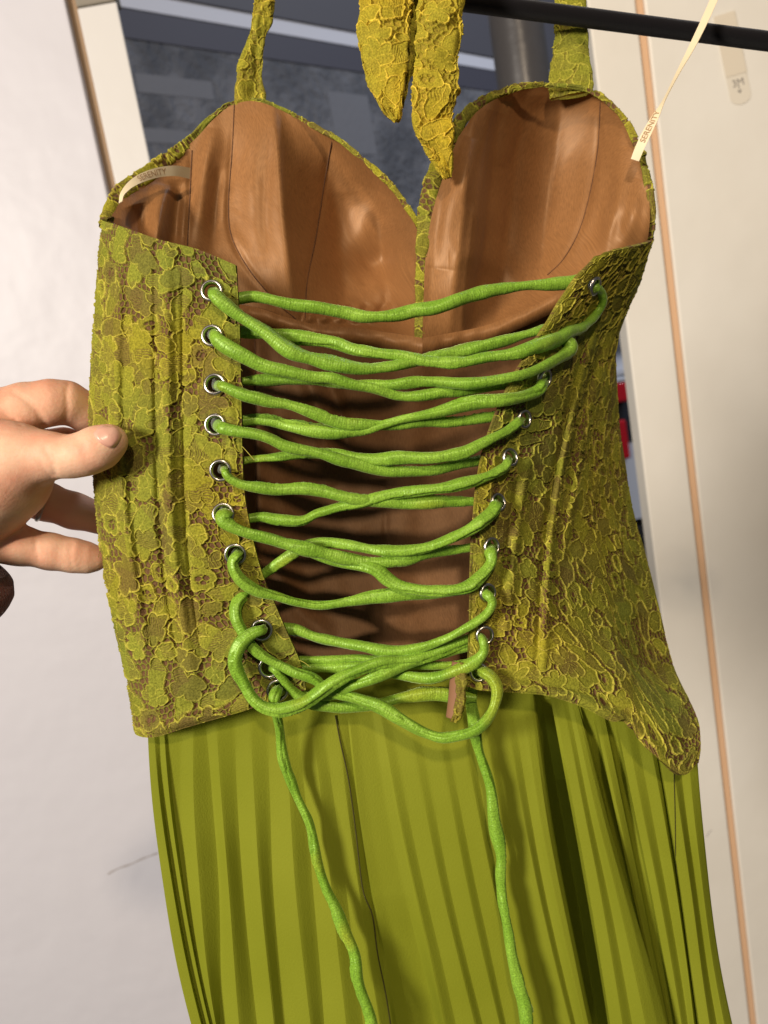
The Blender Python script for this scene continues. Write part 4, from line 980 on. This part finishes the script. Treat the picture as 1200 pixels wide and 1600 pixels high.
# sleeve
M_SLEEVE = mat('maroon_wool', (0.17, 0.050, 0.040), 0.95, 0.1); noise_bump(M_SLEEVE, 700, 1.0, 0.002); bsdf(M_SLEEVE).inputs['Sheen Weight'].default_value = 0.3
sl = spline([(-52, 874, .386, 60), (-56, 880, .386, 90), (-66, 888, .386, 98), (-90, 906, .387, 99), (-160, 975, .390, 102), (-260, 1075, .394, 108)], 80)
W = P(sl[:, 0], sl[:, 1], sl[:, 2])
tube('sleeve', W - PL, sl[:, 3] / F * sl[:, 2], M_SLEEVE, person, seg=48, wob=0.03, seed=9, caps=True)
# stray fibres at the cuff
fv, ff = [], []
rr_ = np.random.default_rng(4)
for k in range(70):
    i = int(rr_.integers(5, 40)); an = rr_.uniform(0, 2 * np.pi); T, N, B = None, None, None
    x, y = sl[i, 0] + 0.66 * sl[i, 3] * rr_.uniform(.9, 1.0), sl[i, 1] + 0.75 * sl[i, 3] * rr_.uniform(.7, 1.0)
    p0 = P(x - 2, y - 2, sl[i, 2] - rr_.uniform(0, .01)); p1 = P(x + rr_.uniform(2, 8), y + rr_.uniform(-3, 8), sl[i, 2] - rr_.uniform(0, .01))
    w = np.array([0.00012, 0, 0.00012]); n = len(fv); fv += [p0 - w - PL, p0 + w - PL, p1 - PL]; ff.append((n, n + 1, n + 2))
tag(mesh_obj('cuff_fibres', fv, ff, M_SLEEVE, person), kind='stuff')

# ------------------------------------------------------------------ street things
pc = on_plane(812, 80, 2.1)
M_POLE = mat('grey_pole_paint', (0.085, 0.08, 0.08), 0.32, 0.6); noise_bump(M_POLE, 12, .3, .01)
pole = empty('street_pole', (pc[0], pc[1], -0.12)); tag(pole, 'dark grey metal pole standing outside behind the right cup', 'pole')
zz = np.linspace(0, 3.4, 30); rp = 40.0 / F * 2.1
prof = [(0.0, rp * 2.0), (0.02, rp * 2.0), (0.021, rp * 1.05), (3.4, rp * 0.92)]
a = np.linspace(0, 2 * np.pi, 40, endpoint=False)
mesh_obj('shaft', [(r_ * math.cos(t), r_ * math.sin(t), z) for z, r_ in prof[2:] for t in a], grid_faces(2, 40, True), M_POLE, pole)
mesh_obj('base_plate', [(r_ * math.cos(t), r_ * math.sin(t), z) for z, r_ in prof[:2] for t in a] + [(0, 0, .02)], grid_faces(2, 40, True).tolist() + [(40 + i, 40 + (i + 1) % 40, 80) for i in range(40)], M_POLE, pole, smooth=False)

# parked car, of which a sliver shows between the dress and the right post
def car():
    cpos = on_plane(985, 880, 3.9)
    root = empty('parked_car', (cpos[0], 3.9, -0.12)); tag(root, 'white car with red tail light parked outside beyond the opening', 'car')
    MW = mat('white_car_paint', (0.62, 0.64, 0.70), 0.25, 0.5, **{'Coat Weight': 0.5}); MR = mat('red_lamp_glass', (0.55, 0.01, 0.02), 0.2, 0.5)
    MT = mat('tyre_rubber', (0.012, 0.012, 0.013), 0.8); MG = mat('car_glass', (0.02, 0.022, 0.03), 0.08, 0.6); MA = mat('alloy', (0.5, 0.5, 0.52), 0.3, .5, Metallic=1.0)
    # side outline (x = along the car, z = up); the car points to the right, its side faces the door
    Lb = 4.1; Wd = 1.7
    side = [(0.0, .35), (-.06, .55), (-.03, .85), (.05, 1.0), (.25, 1.08), (.75, 1.45), (1.3, 1.52), (2.2, 1.48), (2.9, 1.05), (3.7, .95), (4.05, .75), (4.1, .4), (4.0, .28)]
    def arch(cx, r): return [(cx + r * math.cos(a), .30 + r * math.sin(a)) for a in np.linspace(0.05, math.pi - .05, 12)]
    outline = side + arch(3.25, .36) + arch(.72, .36) + [(.1, .28)]
    outline = np.array(outline); outline[:, 0] -= 0.72
    ys = [0.0, 0.06, Wd - 0.06, Wd]; ins = [0.96, 1.0, 1.0, 0.96]
    n = len(outline); c0 = outline.mean(0); V = []
    for y, k in zip(ys, ins):
        for x, z in outline: 
            q = c0 + (np.array([x, z]) - c0) * k; tum = max(0, q[1] - 0.95) * 0.28
            V.append((q[0], y + (tum if y < Wd / 2 else -tum), q[1]))
    f = [(a * n + i, a * n + (i + 1) % n, (a + 1) * n + (i + 1) % n, (a + 1) * n + i) for a in range(3) for i in range(n)] + [list(range(n))[::-1], list(range(3 * n, 4 * n))]
    mesh_obj('body', V, f, MW, root, smooth=True, sharp=30)
    for cx in (0.0, 2.53):
        a = np.linspace(0, 2 * np.pi, 40, endpoint=False); prof = [(.20, .0), (.30, -.015), (.325, .02), (.325, .18), (.30, .2)]
        w = mesh_obj('wheel', [(cx + r * math.cos(t), y + .02, .32 + r * math.sin(t)) for r, y in prof for t in a], grid_faces(5, 40, True), MT, root)
        rim = [(.0, .03), (.06, .01), (.19, .02), (.205, .0)]
        mesh_obj('rim', [(cx + r * math.cos(t), y + .015, .32 + r * math.sin(t)) for r, y in rim for t in a], grid_faces(4, 40, True), MA, w)
    q = on_plane(970, 612, 3.9) - np.array([cpos[0], 3.9, -0.12])
    def blk(name, x0, x1, y0, y1, z0, z1, m):
        o = box(name, x0, x1, y0, y1, z0, z1, m, root, 0.012); return o
    blk('tail_light', q[0] - .10, q[0] + .045, -.04, .10, q[2] - .05, q[2] + .045, MR)
    blk('light_cap', q[0] - .10, q[0] + .040, -.038, .09, q[2] + .046, q[2] + .075, MW)
    blk('reflector', q[0] - .2, q[0] + .0, -.03, .08, q[2] - .34, q[2] - .14, MR)
    win = [(.15, 1.06), (.62, 1.38), (1.28, 1.44), (2.0, 1.38), (2.55, 1.05)]
    mesh_obj('side_window', [(x - .72, -.004 + max(0, z - .95) * .28, z) for x, z in win], [tuple(range(5))], MG, root, smooth=False)
car()
